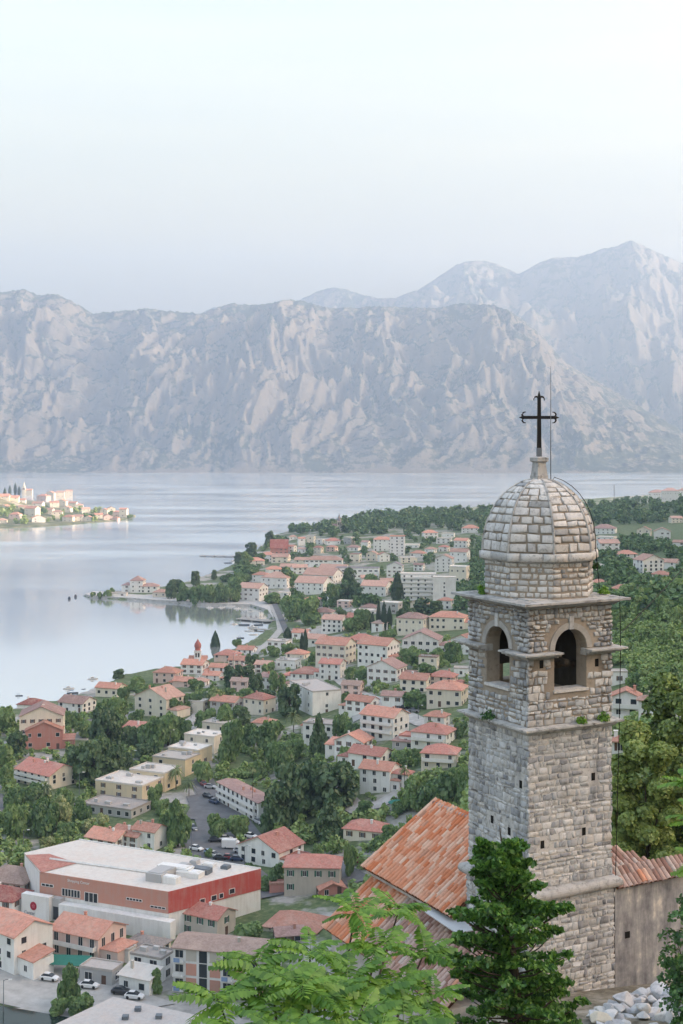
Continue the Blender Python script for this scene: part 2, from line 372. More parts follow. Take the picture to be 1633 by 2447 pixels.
t.ln(ramp(t, n2.outputs[0], [(.35, (.07, .10, .04)), (.55, (.2, .2, .12)), (.7, (.5, .44, .36))]).outputs[0], b.inputs['Base Color'])
setk(mobj('cape', grid_mesh('cape', np.stack([CXg, AY, CZ], -1), m)), kind='structure')
# ------------------------------------------------------------------ stone, mortar and tile materials
def stone_mat(name, stops, speck=.5, speck_col=(.05, .048, .045), speck_scale=9, warm=None):
    m, t, b = new_mat(name, .92, spec=.15); r = rand_val(t); c = t.new('ShaderNodeNewGeometry')
    base = ramp(t, r, stops).outputs[0]
    n1 = noise_n(t, speck_scale, 6, .7, c.outputs['Position']); n2 = noise_n(t, .9, 5, .65, c.outputs['Position'])
    k = ramp(t, n1.outputs[0], [(.5, (0, 0, 0)), (.64, (1, 1, 1))]).outputs[0]
    k2 = ramp(t, n2.outputs[0], [(.38, (.25, .25, .25)), (.66, (1, 1, 1))]).outputs[0]
    o = mixc(t, mth(t, 'MULTIPLY', mth(t, 'MULTIPLY', k, k2), speck), base, speck_col)
    if warm:
        n3 = noise_n(t, .5, 4, .6, c.outputs['Position']); kk = ramp(t, n3.outputs[0], [(.55, (0, 0, 0)), (.7, (1, 1, 1))]).outputs[0]
        o = mixc(t, mth(t, 'MULTIPLY', kk, .55), o, warm)
    mp = t.new('ShaderNodeMapping'); t.ln(c.outputs['Position'], mp.inputs[0]); mp.inputs['Scale'].default_value = (1.6, 1.6, .28); n4 = noise_n(t, 1, 5, .65, mp.outputs[0])
    o = mixc(t, mth(t, 'MULTIPLY', ramp(t, n4.outputs[0], [(.5, (0, 0, 0)), (.68, (1, 1, 1))]).outputs[0], speck*.55), o, (.13, .13, .135))
    t.ln(o, b.inputs['Base Color']); bump(t, b, n1.outputs[0], .6, .02); return m
M_PALE = stone_mat('pale_limestone', [(0, (.52, .51, .49)), (.1, (.34, .35, .36)), (.18, (.60, .585, .56)), (.7, (.74, .72, .69)), (1, (.58, .56, .52))], .55)
M_GREY = stone_mat('weathered_limestone', [(0, (.31, .315, .33)), (.2, (.43, .44, .45)), (.5, (.58, .585, .585)), (.85, (.71, .70, .68)), (1, (.50, .485, .46))], .8, (.07, .066, .062), warm=(.60, .57, .51), speck_scale=6)
M_MORTAR = stone_mat('lime_mortar', [(0, (.34, .29, .235)), (1, (.40, .345, .28))], .35, speck_scale=6)
M_GMORT = stone_mat('grey_mortar', [(0, (.56, .55, .53)), (1, (.62, .605, .58))], .75, speck_scale=7, warm=(.64, .6, .52))
M_CORN = stone_mat('cornice_limestone', [(0, (.48, .47, .45)), (1, (.56, .55, .52))], .9, speck_scale=4)
M_STUC = simple('smooth_arch_stone', (.42, .40, .37), .9, .2, 3)
M_HOLE_SHADE = simple('hole_shade', (.012, .011, .01), 1, .1)  # for flush dark boxes: the shade inside small openings put into the colour
M_IRON = simple('black_iron', (.012, .011, .010), .55, .1, 5)
M_LEAD = simple('grey_lead', (.16, .18, .20), .6, .15, 3)
M_WOOD = simple('old_wood', (.07, .055, .04), .9, .3, 6)
def pillow(mb, q, nrm, h, rng, jit=.012):
    """one rounded stone over the quad q"""
    c = sum(q, Vector())/4; n = len(mb.v); J = lambda: Vector((rng.uniform(-jit, jit), rng.uniform(-jit, jit), rng.uniform(-jit, jit)))
    for k, (sc_, hh) in enumerate(((1, -.02), (.97, h*.55), (.8, h))):
        for p in q: mb.v.append(tuple(c+(p-c)*sc_+nrm*hh+(J() if k else Vector())))
    for k in (0, 4):
        for i in range(4):
            j = (i+1) % 4; mb.f.append((n+k+i, n+k+j, n+k+4+j, n+k+4+i)); mb.m.append(mb.cur)
    mb.f.append((n+8, n+9, n+10, n+11)); mb.m.append(mb.cur)
def courses(w_, h_, rmin, rmax, cmin, cmax, rng):
    v = 0; out = []
    while v < h_-.01:
        rh = rng.uniform(rmin, rmax)
        if h_-v-rh < rmin*.7: rh = h_-v
        u = 0
        while u < w_-.01:
            cw = rng.uniform(cmin, cmax)
            if w_-u-cw < cmin*.7: cw = w_-u
            out.append((u, u+cw, v, v+rh)); u += cw
        v += rh
    return out

# ------------------------------------------------------------------ bell tower
TA = R(28.4); H2 = 1.785
TC = Vector((6.85, 46.42, 0)); ZB = 100.4
tower = empty('bell_tower', (TC.x, TC.y, ZB), TA)
setk(tower, 'weathered grey stone bell tower with octagonal dome and iron cross', 'bell tower')
def tz(z): return z-ZB
srng = random.Random(11)
Z_PL, Z_C2, Z_BF, Z_IMP, Z_C1 = 105.1, 110.45, 110.65, 113.05, 114.55
core = H2-.05
mb = MB(); mb.box(-core-.06, core+.06, -core-.06, core+.06, 0, tz(Z_PL)); mb.box(-core, core, -core, core, tz(Z_PL), tz(Z_C2)+.02)
mb.build('shaft', M_GMORT, tower)
# belfry shell: four faces with an arched opening each
OPW, SILL, SPR = .68, 111.72, 113.15; TH = .55
def belfry_face(mb, M):
    def bx(x0, x1, z0, z1): mb.box(x0, x1, -core, -core+TH, z0, z1, M)
    z0, z1 = tz(Z_BF)-.1, tz(Z_C1)+.1
    bx(-core, -OPW, z0, z1) if True else None
    bx(OPW, core, z0, z1); bx(-OPW, OPW, z0, tz(SILL))
    N = 10; zs = tz(SPR)
    for y in (-core, -core+TH):
        pts = [(OPW*math.cos(math.pi*i/N), y, zs+OPW*math.sin(math.pi*i/N)) for i in range(N+1)]
        for i in range(N):
            a, b_ = pts[i], pts[i+1]
            mb.quad(*[tuple(M @ Vector(p)) for p in (a, b_, (b_[0], y, z1), (a[0], y, z1))])
    for i in range(N):
        a, b_ = pts[i], pts[i+1]
        mb.quad(*[tuple(M @ Vector(p)) for p in (a, (a[0], -core, a[2]), (b_[0], -core, b_[2]), b_)])
mb = MB()
for k in range(4): belfry_face(mb, Matrix.Rotation(k*math.pi/2, 4, 'Z'))

mb.box(-core+.1, core-.1, -core+.1, core-.1, tz(Z_BF)-.1, tz(SILL)-.35)
mb.build('belfry', M_MORTAR, tower)
M_SHADE = stone_mat('shade_dark_stone', [(0, (.075, .07, .062)), (1, (.12, .11, .1))], .6)  # dark lining: the belfry's inner shade is put into this stone colour
mb = MB(); mb.box(core-TH-.04, core-.06, -core+TH, core-TH-.05, tz(SILL)-.2, tz(Z_C1)); mb.box(-core+TH, core-TH-.05, core-TH-.04, core-.06, tz(112.3), tz(Z_C1)); mb.build('inner_wall', M_SHADE, tower)
mb = MB(); mb.box(-core+TH+.01, core-TH-.06, -core+TH+.01, core-TH-.06, tz(114.1), tz(114.3)); mb.build('vault', M_SHADE, tower)
# arch surrounds
for k in (0, 3):
    M = Matrix.Rotation(k*math.pi/2, 4, 'Z'); mb = MB(); N = 14; zs = tz(SPR)+.1; ro, ri = OPW+.2, OPW+.0
    yf = -core-.045
    for i in range(N):
        a0, a1 = math.pi*i/N, math.pi*(i+1)/N
        P = lambda r_, a_, y: tuple(M @ Vector((r_*math.cos(a_), y, zs-.1+r_*math.sin(a_))))
        mb.quad(P(ri, a0, yf), P(ro, a0, yf), P(ro, a1, yf), P(ri, a1, yf))
        mb.quad(P(ro, a0, yf), P(ro, a0, -core+.05), P(ro, a1, -core+.05), P(ro, a1, yf))
        mb.quad(P(ri, a0, -core+.05), P(ri, a0, yf), P(ri, a1, yf), P(ri, a1, -core+.05))
    mb.build('arch_surround', M_STUC, tower)
    mb = MB(); mb.box(-.09, .09, yf-.03, -core, zs-.1+OPW-.02, zs-.1+OPW+.42, M); mb.build('keystone', M_GREY, tower)
    mb = MB(); mb.box(-OPW-.04, OPW+.04, -core-.07, -core+TH, tz(SILL), tz(SILL)+.09, M); mb.build('sill', M_PALE, tower)
mb = MB(); mb.box(-1.3, 1.3, -.75, -.6, tz(112.35), tz(112.55)); mb.build('bell_beam', M_WOOD, tower)
mb = MB(); mb.box(.1, .28, -1.3, 1.3, tz(112.55), tz(112.72)); mb.build('bell_beam', M_WOOD, tower)
# cornices: sharp ledges with a sloped top and a hollow underside
def ledge(mb, h, z, out, th, x0=None, x1=None):
    prof = [(h-.2, z-.16), (h+.03, z-.16), (h+out*.45, z-.05), (h+out, z), (h+out, z+th), (h-.2, z+th+.05)]
    n = len(mb.v)
    for r_, zz in prof:
        for sx_, sy_ in ((-1, -1), (1, -1), (1, 1), (-1, 1)): mb.v.append((sx_*r_, sy_*r_, zz))
    for i in range(len(prof)-1):
        for k in range(4):
            k2 = (k+1) % 4; mb.f.append((n+i*4+k, n+i*4+k2, n+i*4+4+k2, n+i*4+4+k)); mb.m.append(0)
mb = MB(); ledge(mb, H2, tz(114.72), .42, .07); mb.build('cornice', M_CORN, tower)
mb = MB(); ledge(mb, H2, tz(110.58), .27, .06); mb.build('cornice', M_CORN, tower)
mb = MB(); mb.box(-H2+.1, H2-.1, -H2+.1, H2-.1, tz(114.6), tz(114.86)); mb.build('dome_base', M_CORN, tower)
# broken string course at the springing of the arches: corner pieces
for sx_, sy_ in ((-1, -1), (1, -1), (-1, 1), (1, 1)):
    mb = MB(); o_ = .36; z = tz(113.06); a = OPW-.02; hh = H2+.0
    for (h1, z0, z1) in ((hh+.05, z-.16, z-.08), (hh+o_*.6, z-.08, z), (hh+o_, z, z+.055)):
        L = [(a, a), (h1, a), (h1, h1), (a, h1)] if True else None
        pts = [(a-.08, core-.2), (core-.2, core-.2), (core-.2, a-.08), (h1, a-.08), (h1, h1), (a-.08, h1)]
        pts = [(sx_*x, sy_*y) for x, y in pts]
        if sx_*sy_ > 0: pts = pts[::-1]
        mb.prism(pts, z0, z1)
    mb.build('string_course', M_CORN, tower)
# roll moulding above the plinth
mb = MB(); prof = [(H2-.1, -.2)]+[(H2+.06+.19*math.cos(a), .19*math.sin(a)) for a in np.linspace(-1.4, 1.5, 9)]+[(H2-.1, .22)]
n = 0
for r_, zz in prof:
    for sx_, sy_ in ((-1, -1), (1, -1), (1, 1), (-1, 1)): mb.v.append((sx_*r_, sy_*r_, tz(Z_PL)+zz))
for i in range(len(prof)-1):
    for k in range(4):
        k2 = (k+1) % 4; mb.f.append((i*4+k, i*4+k2, i*4+4+k2, i*4+4+k)); mb.m.append(0)
mb.build('roll_moulding', M_CORN, tower, smooth=False)
# put-log holes (u across the face from its left end, z)
HOLES = {0: [(.58, 112.72), (2.9, 112.6), (.62, 107.0-.25), (2.35, 106.95), (2.75, 108.75)], 3: [(3.1, 108.72), (1.45, 107.15), (2.45, 107.0)]}
def stone_face(k, h, z0, z1, rows, cols, relief, skip, out, rng):
    M = Matrix.Rotation(k*math.pi/2, 4, 'Z'); nrm = M.to_3x3() @ Vector((0, -1, 0))
    for u0, u1, v0, v1 in courses(2*h, z1-z0, *rows, *cols, rng):
        if skip(u0, u1, z0+v0, z0+v1): continue
        g = .01+rng.random()*.02; j = lambda: rng.uniform(-.036, .036)
        q = [(u0+g, v0+g), (u1-g, v0+g), (u1-g, v1-g), (u0+g, v1-g)]
        q = [M @ Vector((-h+x+j(), -h+.05, tz(z0+y+j()))) for x, y in q]
        out.append((q, nrm, relief*rng.uniform(.5, 1.15)))
def near_hole(k, u0, u1, z0, z1): return any(u0 < hu+.1 and u1 > hu-.1 and z0 < hz+.17 and z1 > hz-.17 for hu, hz in HOLES.get(k, []))
def skip_b(k):
    def f(u0, u1, z0, z1):
        if near_hole(k, u0, u1, z0, z1): return True
        x = (u0+u1)/2-H2; z = (z0+z1)/2
        if SILL-.02 < z1 and z0 < SPR and x+(u1-u0)/2 > -OPW-.02 and x-(u1-u0)/2 < OPW+.02: return True
        if z1 >= SPR-.1 and math.hypot(max(0, abs(x)-(u1-u0)/2), max(0, z0-SPR)) < OPW+.26: return True
        return Z_IMP-.1 < z < Z_IMP+.06
    return f
big, small = [], []
for k in (0, 3):
    stone_face(k, H2, 113.14, 114.54, (.12, .2), (.13, .34), .06, skip_b(k), big, srng)
    stone_face(k, H2, Z_BF+.02, 112.98, (.1, .27), (.12, .46), .04, skip_b(k), small, srng)
    stone_face(k, H2, Z_PL+.2, Z_C2, (.09, .27), (.11, .46), .03, lambda a, b_, c_, d, k=k: near_hole(k, a, b_, c_, d), small, srng)
    stone_face(k, H2+.06, 100.5, Z_PL-.2, (.1, .28), (.13, .48), .032, lambda *a: False, small, srng)
    M = Matrix.Rotation(k*math.pi/2, 4, 'Z')
    for hu, hz in HOLES[k]:
        mb = MB(); x = -H2+hu; mb.box(x-.075, x+.075, -core-.008, -core+.1, tz(hz)-.13, tz(hz)+.13, M); mb.build('putlog_hole', M_HOLE_SHADE, tower)
# octagonal drum and dome
OR = math.pi/8; RIN = 1.80
def octa(k): a = -math.pi/2+k*math.pi/4; return Vector((math.cos(a), math.sin(a), 0)), Vector((-math.sin(a), math.cos(a), 0))
mb = MB(); mb.lathe([((RIN-.05)/math.cos(OR), tz(114.8)), ((RIN-.05)/math.cos(OR), tz(116.1))], 8, rot=OR); mb.build('drum', M_MORTAR, tower)
VIS = (6, 7, 0, 1, 5)
for k in range(8):
    nn, tt = octa(k); hw = RIN*math.tan(OR)
    for u0, u1, v0, v1 in courses(2*hw, 1.2, .17, .24, .2, .4, srng):
        j = lambda: srng.uniform(-.02, .02); g = .03
        q = [(u0+g+j(), v0+g+j()), (u1-g+j(), v0+g+j()), (u1-g+j(), v1-g+j()), (u0+g+j(), v1-g+j())]
        q = [nn*(RIN-.05)+tt*(x-hw)+Vector((0, 0, tz(114.86)+y)) for x, y in q]
        (big if k in VIS[:4] else small).append((q, nn, .04*srng.uniform(.5, 1.2)))
RD, DH, ZD = 1.84, 2.46, 116.36
def dome_p(k, u, ph, off=0.0):
    nn, tt = octa(k); r_ = RD*math.cos(ph); return nn*(r_+off*math.cos(ph))+tt*(u*r_*math.tan(OR))+Vector((0, 0, tz(ZD)+DH*math.sin(ph)+off*math.sin(ph)))
mb = MB(); prof = [((RD-.04)/math.cos(OR)*math.cos(p_), tz(ZD)+(DH-.03)*math.sin(p_)) for p_ in np.linspace(0, 1.5, 24)]
mb.lathe(prof, 8, rot=OR); mb.build('dome', M_MORTAR, tower)
for k in range(8):
    ph = .01
    while ph < 1.36:
        dh = srng.uniform(.23, .36)/DH/max(.55, math.cos(ph)**.3); wd = 2*RD*math.cos(ph)*math.tan(OR); ncol = max(1, int(round(wd/srng.uniform(.3, .58))))
        cuts = [-1]+sorted(-1+2*(i+srng.uniform(-.3, .3))/ncol for i in range(1, ncol))+[1]
        nrm = octa(k)[0]*math.cos(ph+dh/2)+Vector((0, 0, math.sin(ph+dh/2)))
        for a, c_ in zip(cuts[:-1], cuts[1:]):
            g = .03/max(wd, .3); gp = .027/DH; j = lambda: srng.uniform(-.03, .03)
            q = [dome_p(k, a+2*g+j(), ph+gp+j()*.4), dome_p(k, c_-2*g+j(), ph+gp+j()*.4), dome_p(k, c_-2*g+j(), ph+dh-gp+j()*.4), dome_p(k, a+2*g+j(), ph+dh-gp+j()*.4)]
            (big if k in VIS[:4] else small).append((q, nrm.normalized(), (.032 if ph < .75 else .015)*srng.uniform(.6, 1.1)))
        ph += dh
for k in range(8):       # rib along each edge of the dome
    pts = [dome_p(k, 1.0, p_, .01) for p_ in np.linspace(0, 1.42, 16)]
    mb = MB(); mb.tube(pts, [.042]*10+[.03]*6, 5); mb.build('dome_rib', M_CORN, tower)
# band under the dome, long stones
for k in range(8):
    nn, tt = octa(k); hw = 1.98*math.tan(OR); u = 0
    while u < 2*hw-.05:
        cw = srng.uniform(.4, .8); cw = 2*hw-u if 2*hw-u-cw < .3 else cw
        q = [nn*1.83+tt*(x-hw)+Vector((0, 0, tz(z))) for x, z in ((u+.012, 116.08), (u+cw-.012, 116.08), (u+cw-.012, 116.35), (u+.012, 116.35))]
        (big if k in VIS[:4] else small).append((q, nn, .13)); u += cw
mb = MB(); mb.lathe([(1.9, tz(116.0)), (2.04, tz(116.09)), (2.04, tz(116.12)), (1.95, tz(116.34)), (1.8, tz(116.4))], 8, rot=OR); mb.build('dome_band', M_CORN, tower)
def facing(it): return (Matrix.Rotation(TA, 3, 'Z') @ it[1]).y < .35
random.Random(2).shuffle(small)
big = [b_ for b_ in big if facing(b_) or True]
parts_, rest = big[:300], big[300:]
for q, nrm, h_ in parts_:
    mb = MB(); pillow(mb, q, nrm, h_, srng); mb.build('stone', M_PALE if q[0].z > tz(114.8) else M_GREY, tower, smooth=True)
mb = MB(); [pillow(mb, q, nrm, h_, srng) for q, nrm, h_ in rest if q[0].z > tz(114.8)]
if mb.f: setk(mb.build('stonework', M_PALE, tower, smooth=True), kind='stuff')
mb = MB(); [pillow(mb, q, nrm, h_, srng) for q, nrm, h_ in small+[r_ for r_ in rest if r_[0][0].z <= tz(114.8)]]
setk(mb.build('stonework', M_GREY, tower, smooth=True), kind='stuff')
# pedestal, cross, lightning rod
zp = 118.72
mb = MB(); s2 = math.sqrt(2)
prof = [(.40, -.14), (.33, 0), (.27, .12), (.27, .2), (.25, .24), (.2, .62), (.2, .66), (.28, .7), (.28, .82), (.1, .86)]
mb.lathe([(r_*s2*.82, tz(zp)+z) for r_, z in prof], 4, rot=math.pi/4); mb.build('pedestal', M_CORN, tower)
cross = empty('cross', (0, 0, tz(zp)+.84)); cross.parent = tower; cross.rotation_euler = (0, 0, -TA+R(6))
mb = MB(); mb.box(-.08, .08, -.08, .08, 0, .32); mb.build('socket', M_LEAD, cross)
mb = MB(); n = 0
for z, a in ((.3, .075), (2.08, .055)):
    mb.v += [(-a, -.04, z), (a, -.04, z), (a, .04, z), (-a, .04, z)]
for i in range(4): mb.f.append((i, (i+1) % 4, 4+(i+1) % 4, 4+i)); mb.m.append(0)
mb.tube([(0, 0, 2.05), (0, 0, 2.3)], [.075, .006], 6); mb.build('upright', M_IRON, cross)
mb = MB(); mb.box(-.6, .6, -.038, .038, 1.32, 1.43); mb.tube([(.55, 0, 1.375), (.71, 0, 1.375)], [.075, .006], 6); mb.tube([(-.55, 0, 1.375), (-.71, 0, 1.375)], [.075, .006], 6)
mb.build('crossbar', M_IRON, cross)
def curl(mb, ox, oz, dx, dz, px_, pz_):
    pts = []
    for i in range(7):
        a = math.pi*1.05*i/6; r_ = .095; u = r_*(1-math.cos(a)); v = r_*math.sin(a)*1.25
        pts.append((ox+px_*u-dx*v*.0+dx*(v-.02), 0, oz+pz_*u+dz*(v-.02)))
    mb.tube(pts, [.042, .042, .04, .036, .03, .022, .01], 5)
mb = MB()
for s_ in (-1, 1):
    curl(mb, s_*.5, 1.375, s_, 0, 0, 1); curl(mb, s_*.5, 1.375, s_, 0, 0, -1); curl(mb, 0, 2.0, 0, 1, s_, 0)
mb.build('curl', M_IRON, cross)
mb = MB(); r0 = Vector((.35, -.2, tz(118.66))); mb.tube([r0, r0+Vector((-.005, 0, 1.0)), r0+Vector((0, 0, 3.1)), r0+Vector((-.01, 0, 4.05))], [.02, .018, .012, .006], 5)
mb.tube([r0+Vector((.0, 0, -.1)), r0+Vector((.0, 0, .1))], [.07, .07], 6); mb.build('lightning_rod', M_LEAD, tower)
mb = MB(); c0 = [r0+Vector((0, 0, -.02))]
for p_ in np.linspace(1.3, 0.05, 9): c0.append(dome_p(1, .0, p_, .08+.12*math.sin(p_*2)))
c0 += [Vector((1.6, -1.3, tz(115.0))), Vector((2.1, -1.75, tz(114.85))), Vector((2.02, -1.9, tz(113.2))), Vector((2.0, -1.86, tz(110.7))), Vector((1.83, -1.86, tz(105.3)))]
mb.tube(c0, .013, 4); mb.build('earth_cable', M_IRON, tower)
cb = MB(); a0 = Vector((2.02, -1.9, tz(113.55))); b0 = Matrix.Rotation(-TA, 3, 'Z') @ (Vector((26, 66, 127))-Vector((TC.x, TC.y, ZB)))
pts = []
for i in range(13):
    u = i/12; p_ = a0.lerp(b0, u); p_.z -= 1.1*4*u*(1-u); pts.append(p_)
cb.tube(pts, .018, 4); cb.build('power_cable', M_IRON, tower)

# ------------------------------------------------------------------ barrel tiles
def tile_mat(name, stops, moss=.35):
    m, t, b = new_mat(name, .9, spec=.15); r = rand_val(t); c = t.new('ShaderNodeNewGeometry')
    base = ramp(t, r, stops).outputs[0]; n = noise_n(t, 5, 6, .65, c.outputs['Position']); n2 = noise_n(t, 1.2, 4, .6, c.outputs['Position'])
    f = ramp(t, n.outputs[0], [(.5, (0, 0, 0)), (.72, (1, 1, 1))]).outputs[0]
    o = mixc(t, mth(t, 'MULTIPLY', f, moss), base, (.11, .085, .06))
    f2 = ramp(t, n2.outputs[0], [(.5, (0, 0, 0)), (.7, (1, 1, 1))]).outputs[0]
    o = mixc(t, mth(t, 'MULTIPLY', f2, .15), o, (.62, .45, .34)); t.ln(o, b.inputs['Base Color']); bump(t, b, n.outputs[0], .4, .01); return m
M_TILE = tile_mat('terracotta_tile', [(0, (.58, .19, .085)), (.25, (.64, .26, .14)), (.5, (.67, .32, .20)), (.72, (.70, .40, .28)), (.86, (.74, .54, .42)), (.95, (.68, .36, .24)), (1, (.34, .19, .13))])
M_OLD = tile_mat('old_tile', [(0, (.27, .15, .12)), (.35, (.42, .27, .22)), (.7, (.52, .39, .34)), (.9, (.52, .47, .43)), (1, (.62, .28, .16))], .5)
M_DECK = simple('roof_deck', (.16, .075, .045), .95, .3, 3)
def tile_mesh(name, mat, L=.46, w0=.105, w1=.085):
    mb = MB(); S = 6
    for y, w_, z in ((0, w0, .0), (L, w1, .035)):
        for k in range(S+1):
            a = math.pi*k/S; mb.v.append((w_*math.cos(a), y, z+w_*.95*math.sin(a)))
    for k in range(S): mb.f.append((k+1, k, S+1+k, S+2+k)); mb.m.append(0)
    n = len(mb.v)
    for k in range(S+1):
        a = math.pi*k/S; mb.v.append(((w0-.022)*math.cos(a), .0, (w0-.022)*.95*math.sin(a)))
    for k in range(S): mb.f.append((k, k+1, n+k+1, n+k)); mb.m.append(0)
    return mb.mesh(name, mat, smooth=False)
T_NEW = tile_mesh('roof_tile', M_TILE); T_OLD = tile_mesh('roof_tile_old', M_OLD)
def tile_field(parent, origin, eave, up, ncol, nrow, me, limit, skip=None, pitch=.212, step=.365, rng=srng, name='roof_tile'):
    """rows of barrel tiles; eave and up are unit vectors of the slope"""
    nrm = eave.cross(up).normalized(); cnt = 0; rest = MB(); src = [tuple(v.co) for v in me.vertices]; fs = [tuple(p.vertices) for p in me.polygons]
    for r_ in range(nrow):
        for c_ in range(ncol):
            if skip and skip(c_, r_): continue
            p = origin+eave*((c_+.5)*pitch+rng.uniform(-.012, .012))+up*(r_*step-.05+rng.uniform(-.018, .018))+nrm*(.035+rng.uniform(0, .012))
            tw = rng.uniform(-.05, .05); e2 = (eave+up*tw).normalized(); u2 = (up-eave*tw).normalized()
            M = Matrix((( e2.x, u2.x, nrm.x, p.x), (e2.y, u2.y, nrm.y, p.y), (e2.z, u2.z, nrm.z, p.z), (0, 0, 0, 1)))
            if cnt < limit:
                o = mobj(name, me, parent); o.matrix_local = M; cnt += 1
            else:
                n = len(rest.v); rest.v += [tuple(M @ Vector(q)) for q in src]
                rest.f += [tuple(n+i for i in f) for f in fs]; rest.m += [0]*len(fs)
    if rest.f: setk(rest.build(name+'s', me.materials[0], parent), kind='stuff')
# nave: local frame, x along the eave towards the tower, y up towards the ridge
EV = Vector((math.sin(TA), -math.cos(TA), 0)); IN = Vector((math.cos(TA), math.sin(TA), 0))
P2 = Vector((.8116, 52.46, 103.47))
church = empty('church_nave', (P2.x, P2.y, 100), math.atan2(EV.y, EV.x)); setk(church, 'church nave with orange barrel tile roof against the bell tower', 'church')
ROT = Matrix.Rotation(math.atan2(EV.y, EV.x), 3, 'Z')
def nv(x, y, z): return (x, y, z-100)       # local: x along EV, y along IN (left of EV)
NL, NW, ZE, ZR = 7.2, 3.23, 103.47, 105.54
M_PLAST = simple('old_plaster', (.52, .49, .45), .95, .25, 2.5, dirt=(.22, .2, .18))
mb = MB(); mb.prism([(.3, .35), (NL-.9, .35), (NL-.9, 2*NW-.35), (.3, 2*NW-.35)], -4, ZE-100-.05)
mb.poly([nv(.3, .35, ZE), nv(.3, NW, ZR-.22), nv(.3, 2*NW-.35, ZE)]); mb.build('wall', M_PLAST, church)
sl_ = math.hypot(NW, ZR-ZE); UP = Vector((0, NW, ZR-ZE))/sl_
roof = empty('roof', (0, 0, 0)); roof.parent = church
mb = MB()
for s_ in (0, 1):
    y0 = 0 if s_ == 0 else 2*NW
    mb.poly([nv(0, y0, ZE-.06), nv(NL-.8, y0, ZE-.06), nv(NL-.8, NW, ZR-.06), nv(0, NW, ZR-.06)])
    mb.poly([nv(0, y0, ZE), nv(NL-.8, y0, ZE), nv(NL-.8, NW, ZR), nv(0, NW, ZR)])
mb.poly([nv(0, 0, ZE-.06), nv(0, NW, ZR-.06), nv(0, NW, ZR), nv(0, 0, ZE)]); mb.build('roof_deck', M_DECK, roof)
tile_field(roof, Vector(nv(0, 0, ZE)), Vector((1, 0, 0)), UP, 30, 11, T_NEW, 300)
mb = MB(); mb.box(.05, NL-.85, .16, .34, ZE-100-.26, ZE-100-.07); mb.build('eave_cornice', M_PLAST, church)
for i in range(17):   # ridge tiles
    mo = mobj('ridge_tile', T_OLD, roof); mo.location = nv(.02+i*.375, NW, ZR+.02); mo.rotation_euler = (0, 0, -math.pi/2+srng.uniform(-.03, .03)); mo.scale = (1.15, .95, 1.15)
# annex with the lower, older roof
annex = empty('church_annex', (P2.x, P2.y, 100), math.atan2(EV.y, EV.x)); setk(annex, 'low church annex with weathered brown tile roof below the nave', 'annex')
AZ1, AZ0, AW = 103.05, 101.5, 2.2; ax0, ax1 = .25, 8.9
aUP = Vector((0, AW, AZ1-AZ0)).normalized()
mb = MB(); mb.poly([nv(ax0, .34-AW, AZ0), nv(ax1, .34-AW, AZ0), nv(ax1, .34, AZ1), nv(ax0, .34, AZ1)]); mb.poly([nv(ax0, .34-AW, AZ0-.06), nv(ax0, .34, AZ1-.06), nv(ax1, .34, AZ1-.06), nv(ax1, .34-AW, AZ0-.06)]); 
aroof = empty('roof'); aroof.parent = annex; mb.build('roof_deck', M_DECK, aroof)
tile_field(aroof, Vector(nv(ax0, .34-AW, AZ0)), Vector((1, 0, 0)), aUP, 13, 8, T_NEW, 104)
tile_field(aroof, Vector(nv(ax0+13*.212, .34-AW, AZ0)), Vector((1, 0, 0)), aUP, 28, 8, T_OLD, 190)
mb = MB(); mb.box(ax0+.25, ax1-.2, .34-AW+.25, .36, -5, AZ0-100-.1); mb.poly([nv(ax0+.25, .34-AW+.25, AZ0-.1), nv(ax0+.25, .36, AZ0-.1), nv(ax0+.25, .36, AZ1-.1)]); mb.build('wall', M_PLAST, annex)
mb = MB(); mb.box(ax0+2.5, ax0+5.4, .28, .42, AZ1-100-.05, ZE-100-.28); mb.build('upper_wall', M_PLAST, annex)
mb = MB(); mb.box(5.0, 7.1, -.35, .75, ZE-100+.1, ZE-100+.14, Matrix.Rotation(.05, 4, 'Y')); mb.build('sheet_metal', simple('zinc_sheet', (.62, .63, .64), .5, .1, 2), annex)
# stucco wall right of the tower, in the tower's frame
wall = empty('stucco_wall', tower.location, TA); setk(wall, 'streaked grey stucco wall with tiled top right of the bell tower', 'wall')
m, t, b = new_mat('stained_stucco', .95, spec=.1); c = t.new('ShaderNodeNewGeometry')
mp = t.new('ShaderNodeMapping'); t.ln(c.outputs['Position'], mp.inputs[0]); mp.inputs['Scale'].default_value = (1.5, 1.5, .3)
n1 = noise_n(t, 1, 6, .65, mp.outputs[0]); n2 = noise_n(t, 1.3, 6, .7, c.outputs['Position'])
k = mth(t, 'ADD', mth(t, 'MULTIPLY', n1.outputs[0], .7), mth(t, 'MULTIPLY', n2.outputs[0], .4))
t.ln(ramp(t, k, [(.40, (.11, .112, .12)), (.5, (.24, .24, .25)), (.6, (.40, .395, .39)), (.67, (.68, .64, .57))]).outputs[0], b.inputs['Base Color']); bump(t, b, n2.outputs[0], .4, .03)
M_STAIN = m
mb = MB(); mb.box(H2+.07, H2+9, -H2-.02, -H2+.5, 0, tz(104.85)); mb.build('wall_body', M_STAIN, wall)
mb = MB(); mb.box(H2-.2, H2+9, -H2-.32, -H2-.021, -.4, tz(101.0)); mb.build('ledge', M_CORN, wall)
mb = MB(); mb.box(H2+.5, H2+.72, -H2-.024, -H2+.1, tz(103.05), tz(103.28)); mb.build('drain_hole', M_HOLE_SHADE, wall)
cop = empty('coping'); cop.parent = wall
wUP = Vector((0, .8, .6)).normalized()
